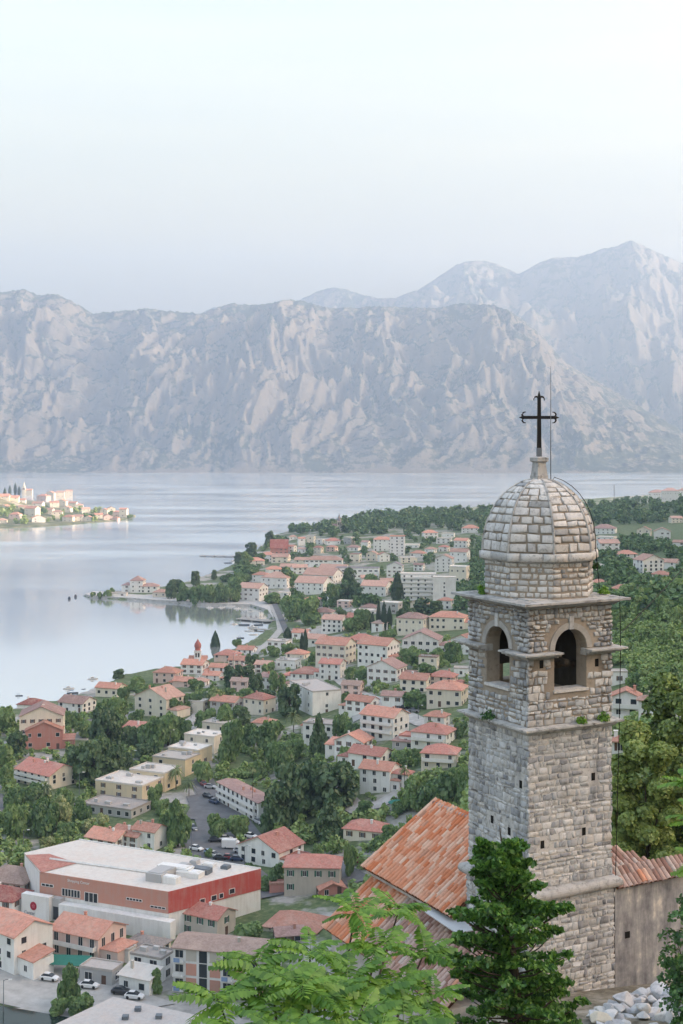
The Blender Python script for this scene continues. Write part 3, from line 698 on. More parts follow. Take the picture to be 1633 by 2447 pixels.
mb = MB(); mb.poly([(H2+.07, -H2-.12, tz(104.83)), (H2+9, -H2-.12, tz(104.83)), (H2+9, -H2+.5, tz(105.28)), (H2+.07, -H2+.5, tz(105.28))]); mb.build('coping_bed', M_DECK, cop)
tile_field(cop, Vector((H2+.08, -H2-.16, tz(104.86))), Vector((1, 0, 0)), wUP, 40, 2, T_OLD, 80)
for i in (5, 6, 16, 17, 18):
    o_ = mobj('roof_tile', T_NEW, cop); o_.location = (H2+.08+(i+.5)*.212, -H2-.19, tz(104.93)); o_.rotation_euler = (math.asin(.6), 0, 0)
tile_field(cop, Vector((H2+.1, -H2+.35, tz(105.2))), Vector((1, 0, 0)), Vector((0, .8, .36)).normalized(), 9, 4, T_OLD, 36, skip=lambda c_, r_: c_ > 9-r_*2)
# ------------------------------------------------------------------ vegetation prototypes
def leaf_mat(name, dark, mid, light, trans=.3, scale=.35):
    m = bpy.data.materials.new(name); m.use_nodes = True; t = NT(m); t.n.remove(t.n['Principled BSDF']); MATS[name] = m
    g = t.new('ShaderNodeNewGeometry'); oi = t.new('ShaderNodeObjectInfo')
    n = noise_n(t, scale, 3, .6, g.outputs['Position'])
    k = mth(t, 'ADD', mth(t, 'MULTIPLY', g.outputs['Random Per Island'], .45), mth(t, 'MULTIPLY', n.outputs[0], .75))
    k = mth(t, 'ADD', k, mth(t, 'MULTIPLY', oi.outputs['Random'], .34))
    c = ramp(t, k, [(.30, tuple(x*1.25 for x in dark)), (.60, tuple(x*1.25 for x in mid)), (.95, tuple(x*1.25 for x in light))]).outputs[0]
    d = t.new('ShaderNodeBsdfDiffuse'); tr = t.new('ShaderNodeBsdfTranslucent'); gl = t.new('ShaderNodeBsdfGlossy'); gl.inputs['Roughness'].default_value = .45
    t.ln(c, d.inputs[0]); t.ln(mixc(t, 1, c, (1, 1, .55), 'MULTIPLY'), tr.inputs[0])
    mx = t.new('ShaderNodeMixShader'); mx.inputs[0].default_value = trans; t.ln(d.outputs[0], mx.inputs[1]); t.ln(tr.outputs[0], mx.inputs[2])
    m2 = t.new('ShaderNodeMixShader'); m2.inputs[0].default_value = .045; t.ln(mx.outputs[0], m2.inputs[1]); t.ln(gl.outputs[0], m2.inputs[2])
    t.ln(m2.outputs[0], t.n['Material Output'].inputs[0]); return m
L_BROAD = leaf_mat('broadleaf_mat', (.04, .085, .035), (.09, .165, .06), (.19, .28, .10))
L_DARK = leaf_mat('conifer_mat', (.025, .06, .03), (.055, .105, .045), (.11, .17, .07), .2)
L_YEL = leaf_mat('blossom_tree_mat', (.07, .12, .045), (.19, .25, .09), (.42, .43, .22))
L_CYP = leaf_mat('cypress_mat', (.012, .034, .022), (.026, .056, .032), (.05, .085, .042), .15)
L_PALM = leaf_mat('palm_mat', (.05, .085, .035), (.11, .15, .06), (.2, .24, .1))
L_HILL = leaf_mat('scrub_mat', (.06, .12, .045), (.15, .24, .075), (.30, .38, .14), scale=.12)
M_BARK = simple('bark', (.075, .06, .045), .95, .3, 4)
def quads_mesh(name, C, N, S, mat, rs, asp=1.0):
    """leaf quads: centres C, normals N, sizes S"""
    n = len(C); N = N/np.linalg.norm(N, axis=1, keepdims=True)
    A = np.cross(N, rs.normal(size=(n, 3))); A /= np.linalg.norm(A, axis=1, keepdims=True)+1e-9; B = np.cross(N, A)
    S = S[:, None]; A = A*S*.5; B = B*S*.5*asp
    V = np.stack([C-A-B*.3, C-B, C+A-B*.3, C+A*.6+B, C-A*.6+B], 1).reshape(-1, 3)
    me = bpy.data.meshes.new(name); me.vertices.add(n*5); me.vertices.foreach_set('co', V.reshape(-1).astype(np.float32))
    me.loops.add(n*5); me.loops.foreach_set('vertex_index', np.arange(n*5, dtype=np.int32))
    me.polygons.add(n); me.polygons.foreach_set('loop_start', np.arange(0, n*5, 5, dtype=np.int32)); me.polygons.foreach_set('loop_total', np.full(n, 5, dtype=np.int32))
    me.materials.append(mat); me.update(); return me
def blob_points(rs, blobs, n):
    bl = np.array(blobs, float); wts = bl[:, 3]**2; idx = rs.choice(len(bl), n, p=wts/wts.sum())
    d = rs.normal(size=(n, 3)); d /= np.linalg.norm(d, axis=1, keepdims=True)
    d[:, 2] = np.where((d[:, 2] < -.25) & (rs.rand(n) < .7), -d[:, 2], d[:, 2])
    r_ = bl[idx, 3]*(.62+.42*rs.rand(n)**.5); C = bl[idx, :3]+d*r_[:, None]*np.array([1, 1, bl[0, 4] if bl.shape[1] > 4 else .85])
    return C, d
def crown_broad(seed, n=2600, leaf=.15):
    rs = np.random.RandomState(seed); bl = []
    for i in range(13):
        a = rs.rand()*6.28; z = rs.uniform(.22, .9); rr = (.62*math.sqrt(max(.05, 1-((z-.45)/.6)**2)))*rs.uniform(.35, 1)
        bl.append((rr*math.cos(a), rr*math.sin(a), z, rs.uniform(.2, .36)))
    bl.append((0, 0, .5, .45)); C, d = blob_points(rs, bl, n)
    return C, d*.8+rs.normal(size=C.shape)*.5+[0, 0, .35], leaf*(.6+.8*rs.rand(n))
def crown_pine(seed, n=2600, leaf=.13):
    rs = np.random.RandomState(seed); bl = []
    for lay in range(6):
        z = .2+.14*lay; R_ = .85*(1-.55*((lay-1)/6)**2)*rs.uniform(.8, 1.05)
        for i in range(5):
            a = rs.rand()*6.28; bl.append((R_*.62*math.cos(a), R_*.62*math.sin(a), z+rs.uniform(-.05, .05), rs.uniform(.2, .33), .45))
    C, d = blob_points(rs, bl, n); return C, d*.5+rs.normal(size=C.shape)*.5+[0, 0, .6], leaf*(.6+.8*rs.rand(n))
def crown_cone(seed, n=2400, leaf=.12):
    rs = np.random.RandomState(seed); bl = []
    for lay in range(9):
        z = .1+.1*lay; R_ = .8*(1-lay/9.3)
        for i in range(5):
            a = rs.rand()*6.28; bl.append((R_*.6*math.cos(a), R_*.6*math.sin(a), z, R_*.4+.06, .5))
    C, d = blob_points(rs, bl, n); return C, d*.6+rs.normal(size=C.shape)*.5+[0, 0, .4], leaf*(.6+.7*rs.rand(n))
def crown_cyp(seed, n=1500, leaf=.13):
    rs = np.random.RandomState(seed); z = rs.rand(n)**.9; R_ = .95*np.sin(np.clip(z*.93+.07, 0, 1)*math.pi)**.65*(1-z*.35); a = rs.rand(n)*6.28
    r_ = R_*(.65+.4*rs.rand(n)); C = np.stack([r_*np.cos(a), r_*np.sin(a), z], 1); d = np.stack([np.cos(a), np.sin(a), .3+0*a], 1)
    return C, d+rs.normal(size=C.shape)*.4, leaf*(.5+.8*rs.rand(n))
CROWN = {}
for key, fn, mat, num in (('b', crown_broad, L_BROAD, 5), ('y', crown_broad, L_YEL, 2), ('d', crown_pine, L_DARK, 4), ('k', crown_cone, L_DARK, 2), ('c', crown_cyp, L_CYP, 2), ('h', crown_broad, L_HILL, 3)):
    for i in range(num):
        C, N, S = fn(100+i*7+ord(key)); CROWN.setdefault(key, []).append(quads_mesh('crown_'+key, C, N, S, mat, np.random.RandomState(i)))
def shrub_mesh(mat, seed):
    rs = np.random.RandomState(seed); bl = [(rs.uniform(-.6, .6), rs.uniform(-.6, .6), rs.uniform(.2, .6), rs.uniform(.25, .45)) for _ in range(8)]
    C, d = blob_points(rs, bl, 900); return quads_mesh('crown_s', C, d+rs.normal(size=C.shape)*.4+[0, 0, .3], .2*(.6+.8*rs.rand(900)), mat, rs)
CROWN['s'] = [shrub_mesh(L_BROAD, 5), shrub_mesh(L_HILL, 6)]
def trunk_mesh(seed, limbs=True):
    rg = random.Random(seed); mb = MB(); pts = [(0, 0, -.12), (rg.uniform(-.02, .02), 0, .15), (rg.uniform(-.04, .04), rg.uniform(-.03, .03), .38), (rg.uniform(-.06, .06), rg.uniform(-.06, .06), .72)]
    mb.tube(pts, [.06, .045, .036, .014], 6)
    if limbs:
        for i in range(5):
            a = rg.random()*6.28; z = rg.uniform(.24, .5); mb.tube([(0, 0, z), (.2*math.cos(a), .2*math.sin(a), z+.12), (.42*math.cos(a), .42*math.sin(a), z+.28)], [.022, .015, .006], 5)
    return mb.mesh('trunk', M_BARK)
TRUNK = [trunk_mesh(i) for i in range(3)]; TRUNK_C = trunk_mesh(9, False)
def palm_crown():
    rg = random.Random(4); mb = MB()
    for i in range(30):
        a = i*2.4+rg.uniform(-.2, .2); el = rg.uniform(-.5, 1.1); prev = None
        for k in range(8):
            u = k/7; x = u*math.cos(el)*.95; z = u*math.sin(el)-.75*u*u*(1 if el < .6 else .55); p_ = Vector((x*math.cos(a), x*math.sin(a), z)); sd = Vector((-math.sin(a), math.cos(a), 0))*(.11*math.sin(math.pi*min(1, u*.9+.1)))
            if prev is not None:
                for s_ in (-1, 1): mb.quad(tuple(prev[0]), tuple(prev[0]+s_*prev[1]-Vector((0, 0, .04))), tuple(p_+s_*sd-Vector((0, 0, .04))), tuple(p_))
            prev = (p_, sd)
    return mb.mesh('fronds', L_PALM)
PALM = palm_crown()
PT = MB(); PT.tube([(0, 0, -.1), (.01, 0, .3), (0, .01, .7), (0, 0, 1)], [.05, .04, .036, .04], 7); PALM_T = PT.mesh('palm_trunk', M_BARK)
KNAME = {'b': 'broadleaf_tree', 'y': 'flowering_tree', 'd': 'pine_tree', 'k': 'conifer_tree', 'c': 'cypress_tree', 'p': 'palm_tree', 's': 'shrub', 'h': 'hillside_tree'}
KWORD = {'b': 'leafy green tree', 'y': 'yellow-green flowering tree', 'd': 'dark spreading pine', 'k': 'grey-green cone-shaped conifer', 'c': 'slim dark cypress', 'p': 'palm tree', 's': 'low green shrub', 'h': 'bushy hillside tree'}
KCAT = {'b': 'tree', 'y': 'tree', 'd': 'pine', 'k': 'conifer', 'c': 'cypress', 'p': 'palm', 's': 'shrub', 'h': 'tree'}
TREES = []
trng = random.Random(21)
def tree(px, py, wpx, hpx, kind, base=None):
    p = base if base is not None else G(px, py); s_ = p.y/F; w_ = wpx*s_; h_ = hpx*s_
    o = empty(KNAME[kind], p, trng.random()*6.28); rr = w_/2
    if kind == 'p':
        cr = min(rr, h_*.5); mobj('trunk', PALM_T, o, scale=(max(cr*2.2, 2.2)*.5,)*2+(h_-cr*.5,)); mobj('fronds', PALM, o, loc=(0, 0, h_-cr*.55), scale=(cr, cr, cr))
    else:
        me = trng.choice(CROWN[kind]); lift = .12 if kind in 'bydh' else 0
        cs = {'b': .98, 'y': .98, 'h': .98, 'd': .98, 'k': .98, 'c': 1.0, 's': 1.0}[kind]
        zs = {'b': 1.12, 'y': 1.12, 'h': 1.12, 'd': 1.14, 'k': 1.05, 'c': 1.0, 's': 1.0}[kind]
        hh = h_/zs
        mobj('crown', me, o, loc=(0, 0, 0 if kind in 'sck' else -.06*hh), scale=(rr*1.08, rr*1.08, hh*cs))
        if kind != 's': mobj('trunk', TRUNK_C if kind in 'ck' else trng.choice(TRUNK), o, scale=(rr*1.6 if kind != 'c' else rr*3, rr*1.6 if kind != 'c' else rr*3, hh*.95))
    setk(o, None, KCAT[kind], {'s': 'shrubs in the town', 'p': 'palms in the town', 'c': 'cypresses in the town'}.get(kind, 'trees in the town'))
    TREES.append((o, px, py-hpx/2, wpx, kind)); return o
# ------------------------------------------------------------------ buildings
def wall_mat(name, col, dirt=(.45, .42, .38)):
    m, t, b = new_mat(name, .9, spec=.15); c = t.new('ShaderNodeNewGeometry'); oi = t.new('ShaderNodeObjectInfo')
    n = noise_n(t, .25, 6, .7, c.outputs['Position'])
    mp = t.new('ShaderNodeMapping'); t.ln(c.outputs['Position'], mp.inputs[0]); mp.inputs['Scale'].default_value = (1.2, 1.2, .15); n2 = noise_n(t, 1, 4, .6, mp.outputs[0])
    f = ramp(t, mth(t, 'ADD', mth(t, 'MULTIPLY', n.outputs[0], .5), mth(t, 'MULTIPLY', n2.outputs[0], .5)), [(.45, (0, 0, 0)), (.68, (1, 1, 1))]).outputs[0]
    base = mixc(t, oi.outputs['Random'], tuple(x*.9 for x in col), tuple(min(.9, x*1.06) for x in col))
    t.ln(mixc(t, mth(t, 'MULTIPLY', f, .4), base, dirt), b.inputs['Base Color']); return m
def roof_mat(name, col, old=.5):
    m, t, b = new_mat(name, .9, spec=.12); c = t.new('ShaderNodeTexCoord'); oi = t.new('ShaderNodeObjectInfo'); g = t.new('ShaderNodeNewGeometry')
    n = noise_n(t, .9, 6, .75, g.outputs['Position']); n2 = noise_n(t, .18, 4, .6, g.outputs['Position'])
    v = t.new('ShaderNodeTexVoronoi'); v.inputs['Scale'].default_value = 2.6; t.ln(g.outputs['Position'], v.inputs['Vector'])
    base = mixc(t, oi.outputs['Random'], tuple(x*.62 for x in col), tuple(min(.9, x*1.1) for x in col))
    base = mixc(t, mth(t, 'MULTIPLY', ramp(t, n.outputs[0], [(.42, (0, 0, 0)), (.7, (1, 1, 1))]).outputs[0], old), base, (.20, .13, .10))
    base = mixc(t, mth(t, 'MULTIPLY', ramp(t, n2.outputs[0], [(.5, (0, 0, 0)), (.7, (1, 1, 1))]).outputs[0], .3), base, (.62, .46, .38))
    sp = t.new('ShaderNodeSeparateColor'); t.ln(v.outputs['Color'], sp.inputs[0])
    t.ln(mixc(t, mth(t, 'MULTIPLY', sp.outputs[0], .22), base, (.75, .6, .5)), b.inputs['Base Color'])
    wv = t.new('ShaderNodeTexWave'); wv.inputs['Scale'].default_value = 3.2; wv.inputs['Distortion'].default_value = .3; t.ln(c.outputs['UV'], wv.inputs['Vector'])
    bump(t, b, wv.outputs['Fac'], .5, .05); return m
WALL = {'white': wall_mat('white_render', (.86, .85, .83)), 'cream': wall_mat('cream_render', (.80, .74, .63)), 'pink': wall_mat('pink_render', (.76, .58, .52)),
        'rose': wall_mat('rose_render', (.56, .25, .21)), 'grey': wall_mat('grey_render', (.48, .48, .48)), 'stone': wall_mat('stone_render', (.55, .51, .45), (.3, .28, .25)),
        'yellow': wall_mat('yellow_render', (.72, .61, .42)), 'brown': wall_mat('brown_wood', (.17, .10, .075)), 'salmon': wall_mat('salmon_brick', (.60, .31, .24)), 'red': wall_mat('red_panel', (.50, .10, .085))}
ROOF = {'salmon': roof_mat('salmon_tile', (.66, .30, .22)), 'red': roof_mat('red_tile', (.54, .21, .17)), 'pale': roof_mat('pale_pink_tile', (.60, .36, .29)),
        'mauve': roof_mat('mauve_tile', (.42, .26, .24)), 'old': roof_mat('old_brown_tile', (.40, .29, .25), .5), 'dark': roof_mat('dark_red_tile', (.36, .09, .08)),
        'conc': roof_mat('concrete_roof', (.50, .48, .46), .25), 'slate': roof_mat('slate_roof', (.25, .25, .29), .3), 'lite': roof_mat('light_membrane', (.78, .75, .70), .22), 'greyt': roof_mat('grey_tile', (.36, .34, .33), .3)}
WALLW = {'white': 'white', 'cream': 'cream', 'pink': 'pale pink', 'rose': 'rose-red', 'grey': 'grey', 'stone': 'beige stone', 'yellow': 'yellow-cream', 'brown': 'dark brown', 'salmon': 'salmon', 'red': 'red'}
ROOFW = {'salmon': 'salmon', 'red': 'red', 'pale': 'pale pink', 'mauve': 'mauve', 'old': 'old brown', 'dark': 'dark red', 'conc': 'grey concrete', 'slate': 'slate-grey', 'lite': 'light', 'greyt': 'grey tiled'}
TYPEW = {'gx': 'gable', 'gy': 'gable', 'hip': 'hip', 'pyr': 'pyramid', 'flat': 'flat', 'shed': 'lean-to'}
M_GLASS, t, b = new_mat('window_glass', .15, (.025, .032, .04), .6)
M_FRAME = simple('window_frame', (.72, .71, .69), .6, .05, 2)
M_SHUT = simple('green_shutter', (.035, .12, .085), .7, .15, 3)
M_SHUTB = simple('brown_shutter', (.13, .075, .05), .7, .15, 3)
M_WHITE = simple('white_trim', (.78, .77, .75), .8, .06, 1)
M_DOOR = simple('brown_door', (.12, .07, .05), .7, .15, 2)
M_AWN = simple('green_awning', (.03, .17, .13), .8, .1, 1)
def window_mesh(name, w_, h_, shut=None, bars=1):
    mb = MB(); f = .07
    mb.cur = 0; mb.box(-w_/2, -w_/2+f, -.05, .06, 0, h_); mb.box(w_/2-f, w_/2, -.05, .06, 0, h_); mb.box(-w_/2+f, w_/2-f, -.05, .06, h_-f, h_); mb.box(-w_/2-.06, w_/2+.06, -.1, .06, -.06, f)
    for i in range(bars): x = -w_/2+w_*(i+1)/(bars+1); mb.box(x-.03, x+.03, -.04, .05, f, h_-f)
    mb.cur = 1; mb.quad((-w_/2+f, -.015, f), (w_/2-f, -.015, f), (w_/2-f, -.015, h_-f), (-w_/2+f, -.015, h_-f))
    if shut is not None:
        mb.cur = 2
        for s_ in (-1, 1): x = s_*(w_/2+w_*.24); mb.box(x-w_*.24, x+w_*.24, -.07, .02, 0, h_)
    return mb.mesh(name, [M_FRAME, M_GLASS]+([shut] if shut is not None else []))
WIN = {'w': window_mesh('window', 1.15, 1.4), 'd': window_mesh('window_dark', 1.5, 1.5, None, 0), 'g': window_mesh('window_green', .95, 1.5, M_SHUT), 'b': window_mesh('window_brown', .95, 1.4, M_SHUTB), 's': window_mesh('window_small', .7, .8, None, 0), 'L': window_mesh('window_band', 2.6, 1.3, None, 3), 'T': window_mesh('window_tall', 1.3, 2.2, None, 1), 'B': window_mesh('window_big', 1.9, 1.7, None, 1)}
WH = {'w': 1.4, 'd': 1.5, 'g': 1.5, 'b': 1.4, 's': .8, 'L': 1.3, 'T': 2.2, 'B': 1.7}
HOUSES = []; hrng = random.Random(5)
def uv_roof(me):
    """eave direction across, slope direction along: per-face planar UV for the tile bump"""
    uv = me.uv_layers.new(name='UVMap')
    for p in me.polygons:
        n = p.normal; e = Vector((0, 0, 1)).cross(n)
        e = e.normalized() if e.length > 1e-4 else Vector((1, 0, 0)); u = n.cross(e)
        for li in p.loop_indices:
            co = me.vertices[me.loops[li].vertex_index].co; uv.data[li].uv = (co.dot(e), co.dot(u)*.0)
def roof_geo(mb, kind, w_, d, h, pitch, ov=.45, th=.2):
    x, y = w_/2+ov, d/2+ov; e = math.tan(R(pitch)); z0 = h-ov*e*.6
    def solid(tops, outline):
        for f in tops: mb.poly(f)
        n = len(outline)
        for i in range(n):
            a, b_ = outline[i], outline[(i+1) % n]; mb.quad((a[0], a[1], a[2]-th), (b_[0], b_[1], b_[2]-th), b_, a)
        mb.poly([(a[0], a[1], a[2]-th) for a in outline][::-1])
    if kind == 'gx':
        r_ = z0+y*e; solid([[(-x, -y, z0), (x, -y, z0), (x, 0, r_), (-x, 0, r_)], [(x, y, z0), (-x, y, z0), (-x, 0, r_), (x, 0, r_)]], [(-x, -y, z0), (x, -y, z0), (x, 0, r_), (x, y, z0), (-x, y, z0), (-x, 0, r_)])
    elif kind == 'gy':
        r_ = z0+x*e; solid([[(x, -y, z0), (x, y, z0), (0, y, r_), (0, -y, r_)], [(-x, y, z0), (-x, -y, z0), (0, -y, r_), (0, y, r_)]], [(-x, -y, z0), (0, -y, r_), (x, -y, z0), (x, y, z0), (0, y, r_), (-x, y, z0)])
    elif kind in ('hip', 'pyr'):
        m_ = min(x, y); r_ = z0+m_*e; rx = max(0.01, x-m_*.95) if kind == 'hip' else .01; ry = max(.01, y-m_*.95) if kind == 'hip' else .01
        A, B, C_, D = (-x, -y, z0), (x, -y, z0), (x, y, z0), (-x, y, z0); a, b_, c_, d_ = (-rx, -ry, r_), (rx, -ry, r_), (rx, ry, r_), (-rx, ry, r_)
        solid([[A, B, b_, a], [B, C_, c_, b_], [C_, D, d_, c_], [D, A, a, d_], [a, b_, c_, d_]], [A, B, C_, D])
    elif kind == 'shed':
        r_ = h+d*math.tan(R(max(6, pitch*.6))); solid([[(-x, -y, h), (x, -y, h), (x, y, r_), (-x, y, r_)]], [(-x, -y, h), (x, -y, h), (x, y, r_), (-x, y, r_)])
    else:
        mb.box(-w_/2-.12, w_/2+.12, -d/2-.12, d/2+.12, h-.12, h+.12)
        for (a, b_, c_, d_) in ((-w_/2-.12, w_/2+.12, -d/2-.12, -d/2+.12), (-w_/2-.12, w_/2+.12, d/2-.12, d/2+.12), (-w_/2-.12, -w_/2+.12, -d/2+.12, d/2-.12), (w_/2-.12, w_/2+.12, -d/2+.12, d/2-.12)): mb.box(a, b_, c_, d_, h+.121, h+.42)
def house(px, py, wpx, hpx, ratio, rot, roof, wall, rcol, floors, short=None, win='w', pitch=24, bal=0, chim=1, loc=None, name='house', cat='house', dens=1.0, far=False, label=None):
    if win == 'w': win = hrng.choice('wwbd')
    p = loc if loc is not None else G(px, py); s_ = p.y/F; a = R(rot); c, n = abs(math.cos(a)), abs(math.sin(a))
    w_ = wpx*s_/(c+ratio*n); d = w_*ratio; h = hpx*s_
    ey = (w_*n+d*c)/2; cx, cy_ = p.x+ey*(px-CX)/F, p.y+ey
    o = empty(name, (cx, cy_, p.z), a); base = -max(3.0, .3*ey+1)
    mb = MB(); mb.box(-w_/2, w_/2, -d/2, d/2, base, h)
    e = math.tan(R(pitch))
    if roof == 'gx':
        for s2 in (-1, 1): mb.poly([(s2*w_/2, -d/2*s2, h), (s2*w_/2, d/2*s2, h), (s2*w_/2, 0, h+d/2*e)])
    if roof == 'gy':
        for s2 in (-1, 1): mb.poly([(w_/2*s2, s2*d/2, h), (-w_/2*s2, s2*d/2, h), (0, s2*d/2, h+w_/2*e)])
    if roof == 'shed':
        r_ = h+d*math.tan(R(max(6, pitch*.6))); mb.poly([(-w_/2, d/2, h), (w_/2, d/2, h), (w_/2, d/2, r_), (-w_/2, d/2, r_)][::-1]); mb.poly([(w_/2, -d/2, h), (w_/2, d/2, h), (w_/2, d/2, r_)]); mb.poly([(-w_/2, d/2, h), (-w_/2, -d/2, h), (-w_/2, d/2, r_)])
    mb.build('wall', WALL[wall], o)
    rcol = 'lite' if roof == 'flat' and rcol in ('salmon', 'red', 'pale') and name == 'house' else rcol
    mb = MB(); roof_geo(mb, roof, w_, d, h, pitch); me = mb.mesh('roof', ROOF[rcol]); uv_roof(me); ro = mobj('roof', me, o)
    if chim and roof != 'flat' and not far:
        for i in range(chim):
            x, y = hrng.uniform(-w_*.3, w_*.3), hrng.uniform(-d*.22, d*.22)
            top = h+(min(w_, d) if roof in ('hip', 'pyr') else d if roof == 'gx' else w_)/2*e*.75
            mb = MB(); mb.box(x-.3, x+.3, y-.25, y+.25, h, top+.9); mb.box(x-.38, x+.38, y-.33, y+.33, top+.901, top+1.02); mb.build('chimney', hrng.choice([M_WHITE, WALL['stone'], WALL['salmon']]), o)
    if roof == 'flat' and not far and min(w_, d) > 5:
        for i in range(3):
            x, y = hrng.uniform(-w_*.35, w_*.35), hrng.uniform(-d*.3, d*.3); q = hrng.uniform(.5, 1.1)
            mb = MB(); mb.box(x-q, x+q, y-q*.6, y+q*.6, h+.125, h+hrng.uniform(.6, 1.4)); mb.build('roof_vent', WALL['grey'], o)
    if not far and name == 'house' and w_ > 8 and hrng.random() < .55:      # side wing, a storey lower
        sd = hrng.choice((-1, 1)); ww, wd, wh_ = w_*hrng.uniform(.25, .4), d*hrng.uniform(.5, .8), h*hrng.uniform(.4, .65); xo = sd*(w_/2+ww/2-.02); yo = -d/2+wd/2+hrng.uniform(.3, 1.5)
        mb = MB(); mb.box(xo-ww/2, xo+ww/2, yo-wd/2, yo+wd/2, base, wh_); mb.build('wing', WALL[wall], o)
        mb = MB(); roof_geo(mb, hrng.choice(('shed', 'flat', 'hip')), ww, wd, wh_, 20, .25); me = mb.mesh('wing_roof', ROOF[rcol]); uv_roof(me); mobj('wing_roof', me, o, (xo, yo, 0))
        mobj('window', WIN['w'], o, (xo, yo-wd/2, max(.2, wh_*.5-.7)), None, (1, 1, min(1, (wh_-.4)/1.5)))
    fh = h/floors
    faces = [('f', w_, (0, -d/2), 0), ('r', d, (w_/2, 0), math.pi/2), ('l', d, (-w_/2, 0), -math.pi/2)]
    for fid, fw, (fx, fy), fr in faces:
        nx = math.sin(a+fr); ny = -math.cos(a+fr)
        if nx*cx+ny*cy_ > -.12*cy_: continue
        vis = -(nx*cx+ny*cy_)/cy_
        ncol = max(1, int(fw/(3.1 if not far else 4.2)*dens))
        if fid != 'f' and roof == 'gx' and hrng.random() < .5: ncol = max(1, ncol-1)
        for fl in range(floors):
            for k in range(ncol):
                if hrng.random() < .12: continue
                x = -fw/2+fw*(k+.5)/ncol+hrng.uniform(-.15, .15); kk = win
                if hrng.random() < .18 and win in 'wd': kk = hrng.choice('dsT') if win == 'w' else 'w'
                wh = WH[kk]; z = fl*fh+max(.15, (fh-wh)*.5); sc_ = min(1.0, (fh-.3)/wh)
                if fw/ncol < 1.6: continue
                if fl == 0 and kk == win and hrng.random() < .12:
                    mb = MB(); mb.box(-.55, .55, -.04, .03, 0, 2.1); do = mb.build('door', M_DOOR, o); do.location = (fx+x*math.cos(fr), fy+x*math.sin(fr), .05); do.rotation_euler = (0, 0, fr); continue
                wo = mobj('window', WIN[kk], o, (fx+x*math.cos(fr)+.0, fy+x*math.sin(fr), z), (0, 0, fr), (sc_, 1, sc_))
        if bal and fid in ('f' if bal == 1 else 'fr' if bal == 2 else 'l'):
            for fl in range(1, floors):
                z = fl*fh; mb = MB(); q0, q1 = -fw*.46, fw*.46; M_ = Matrix.Translation((fx, fy, 0)) @ Matrix.Rotation(fr, 4, 'Z')
                mb.box(q0, q1, -1.25, .0, z-.14, z+.02, M_); mb.box(q0, q1, -1.25, -1.17, z+.021, z+.95, M_); mb.box(q0, q0+.08, -1.169, 0, z+.021, z+.95, M_); mb.box(q1-.08, q1, -1.169, 0, z+.021, z+.95, M_); mb.build('balcony', M_WHITE, o)
    o['category'] = cat; o['group'] = 'houses of the town'
    HOUSES.append(dict(o=o, px=px, py=py-hpx/2, wpx=wpx, hpx=hpx, wall=wall, rcol=rcol, roof=roof, floors=floors, short=short, cat=cat, label=label, D=p.y))
    return o, w_, d, h
# ---- hand-described buildings.  px, py (nearest base), width px, eave px, depth ratio, rotation, roof, wall, roof colour, storeys
house(30, 2162, 150, 50, .8, -20, 'hip', 'cream', 'old', 2, label='cream stone house with wide faded pinkish tile roof at left edge', chim=1)
house(8, 2198, 130, 44, .8, -20, 'hip', 'white', 'dark', 2, label='white house with dark red roof at left edge below faded-roof house')
house(35, 2333, 190, 94, .75, -40, 'gx', 'white', 'salmon', 3, 'the white skylit-roof house', win='d', label='white house with salmon roof, three skylights and grey gable wall', chim=0)
house(212, 2303, 180, 60, .75, -28, 'gx', 'pink', 'salmon', 2, 'the pale pink balcony house', win='T', bal=1, label='pale pink house with long balcony, steep salmon roof and pink gable')
house(350, 2292, 118, 22, .8, -25, 'hip', 'cream', 'greyt', 1, label='low house with grey tiled roof behind the white flat-roofed house', pitch=20)
house(300, 2302, 48, 30, .8, -25, 'flat', 'white', 'conc', 1, label='tiny white flat-roofed annex beside the pale pink house')
house(365, 2349, 105, 56, .7, -25, 'flat', 'white', 'conc', 2, 'the flat-roofed window-row house', win='B', label='white flat-roofed house with a row of upper windows')
house(243, 2358, 100, 36, .6, -20, 'flat', 'grey', 'conc', 1, 'the grey garage', win='B', name='garage', cat='garage', label='low grey garage with two pale doors and flat roof')
house(335, 2382, 100, 40, .6, -25, 'shed', 'white', 'lite', 1, win='d', label='small white house with pale lean-to roof beside the grey garage')
house(545, 2388, 262, 104, .42, -14, 'gx', 'white', 'old', 3, 'the brick-panelled apartment block', win='B', pitch=14, name='apartment_block', cat='apartments', label='white apartment block with brick panels, balconies and faded tile roof', bal=0)
house(500, 2247, 128, 50, .75, -30, 'gx', 'stone', 'red', 2, 'the old stone house', win='g', label='old stone house with plain red roof beside the shopping centre')
house(712, 2238, 165, 10, .8, -20, 'hip', 'cream', 'salmon', 1, 'the low salmon-roofed hall', label='low hall under a broad salmon roof behind the ailanthus leaves', chim=0)
house(690, 2254, 76, 18, .8, 12, 'gx', 'brown', 'mauve', 1, label='small dark brown shed with open gable and thin chimney', name='shed', cat='shed')
house(749, 2138, 138, 65, .65, -4, 'hip', 'stone', 'red', 2, 'the green-shuttered stone house', win='g', label='beige stone house with green shutters and red hip roof', pitch=22)
house(790, 2142, 74, 16, .9, 14, 'gy', 'rose', 'salmon', 1, label='small rose-red house with gabled roof right of the green-shuttered house')
house(668, 2136, 46, 22, .6, 0, 'flat', 'rose', 'salmon', 1, label='flat rose-red outbuilding left of the green-shuttered house', name='outbuilding', cat='outbuilding')
house(648, 2077, 160, 40, .8, -35, 'gy', 'white', 'red', 2, 'the white gabled house by the car park', win='d', label='white gabled house with red roof beside the car park')
house(877, 2013, 114, 26, .7, -20, 'hip', 'cream', 'red', 1, 'the small hip-roofed bungalow', label='small cream bungalow with red hip roof above the church roof')
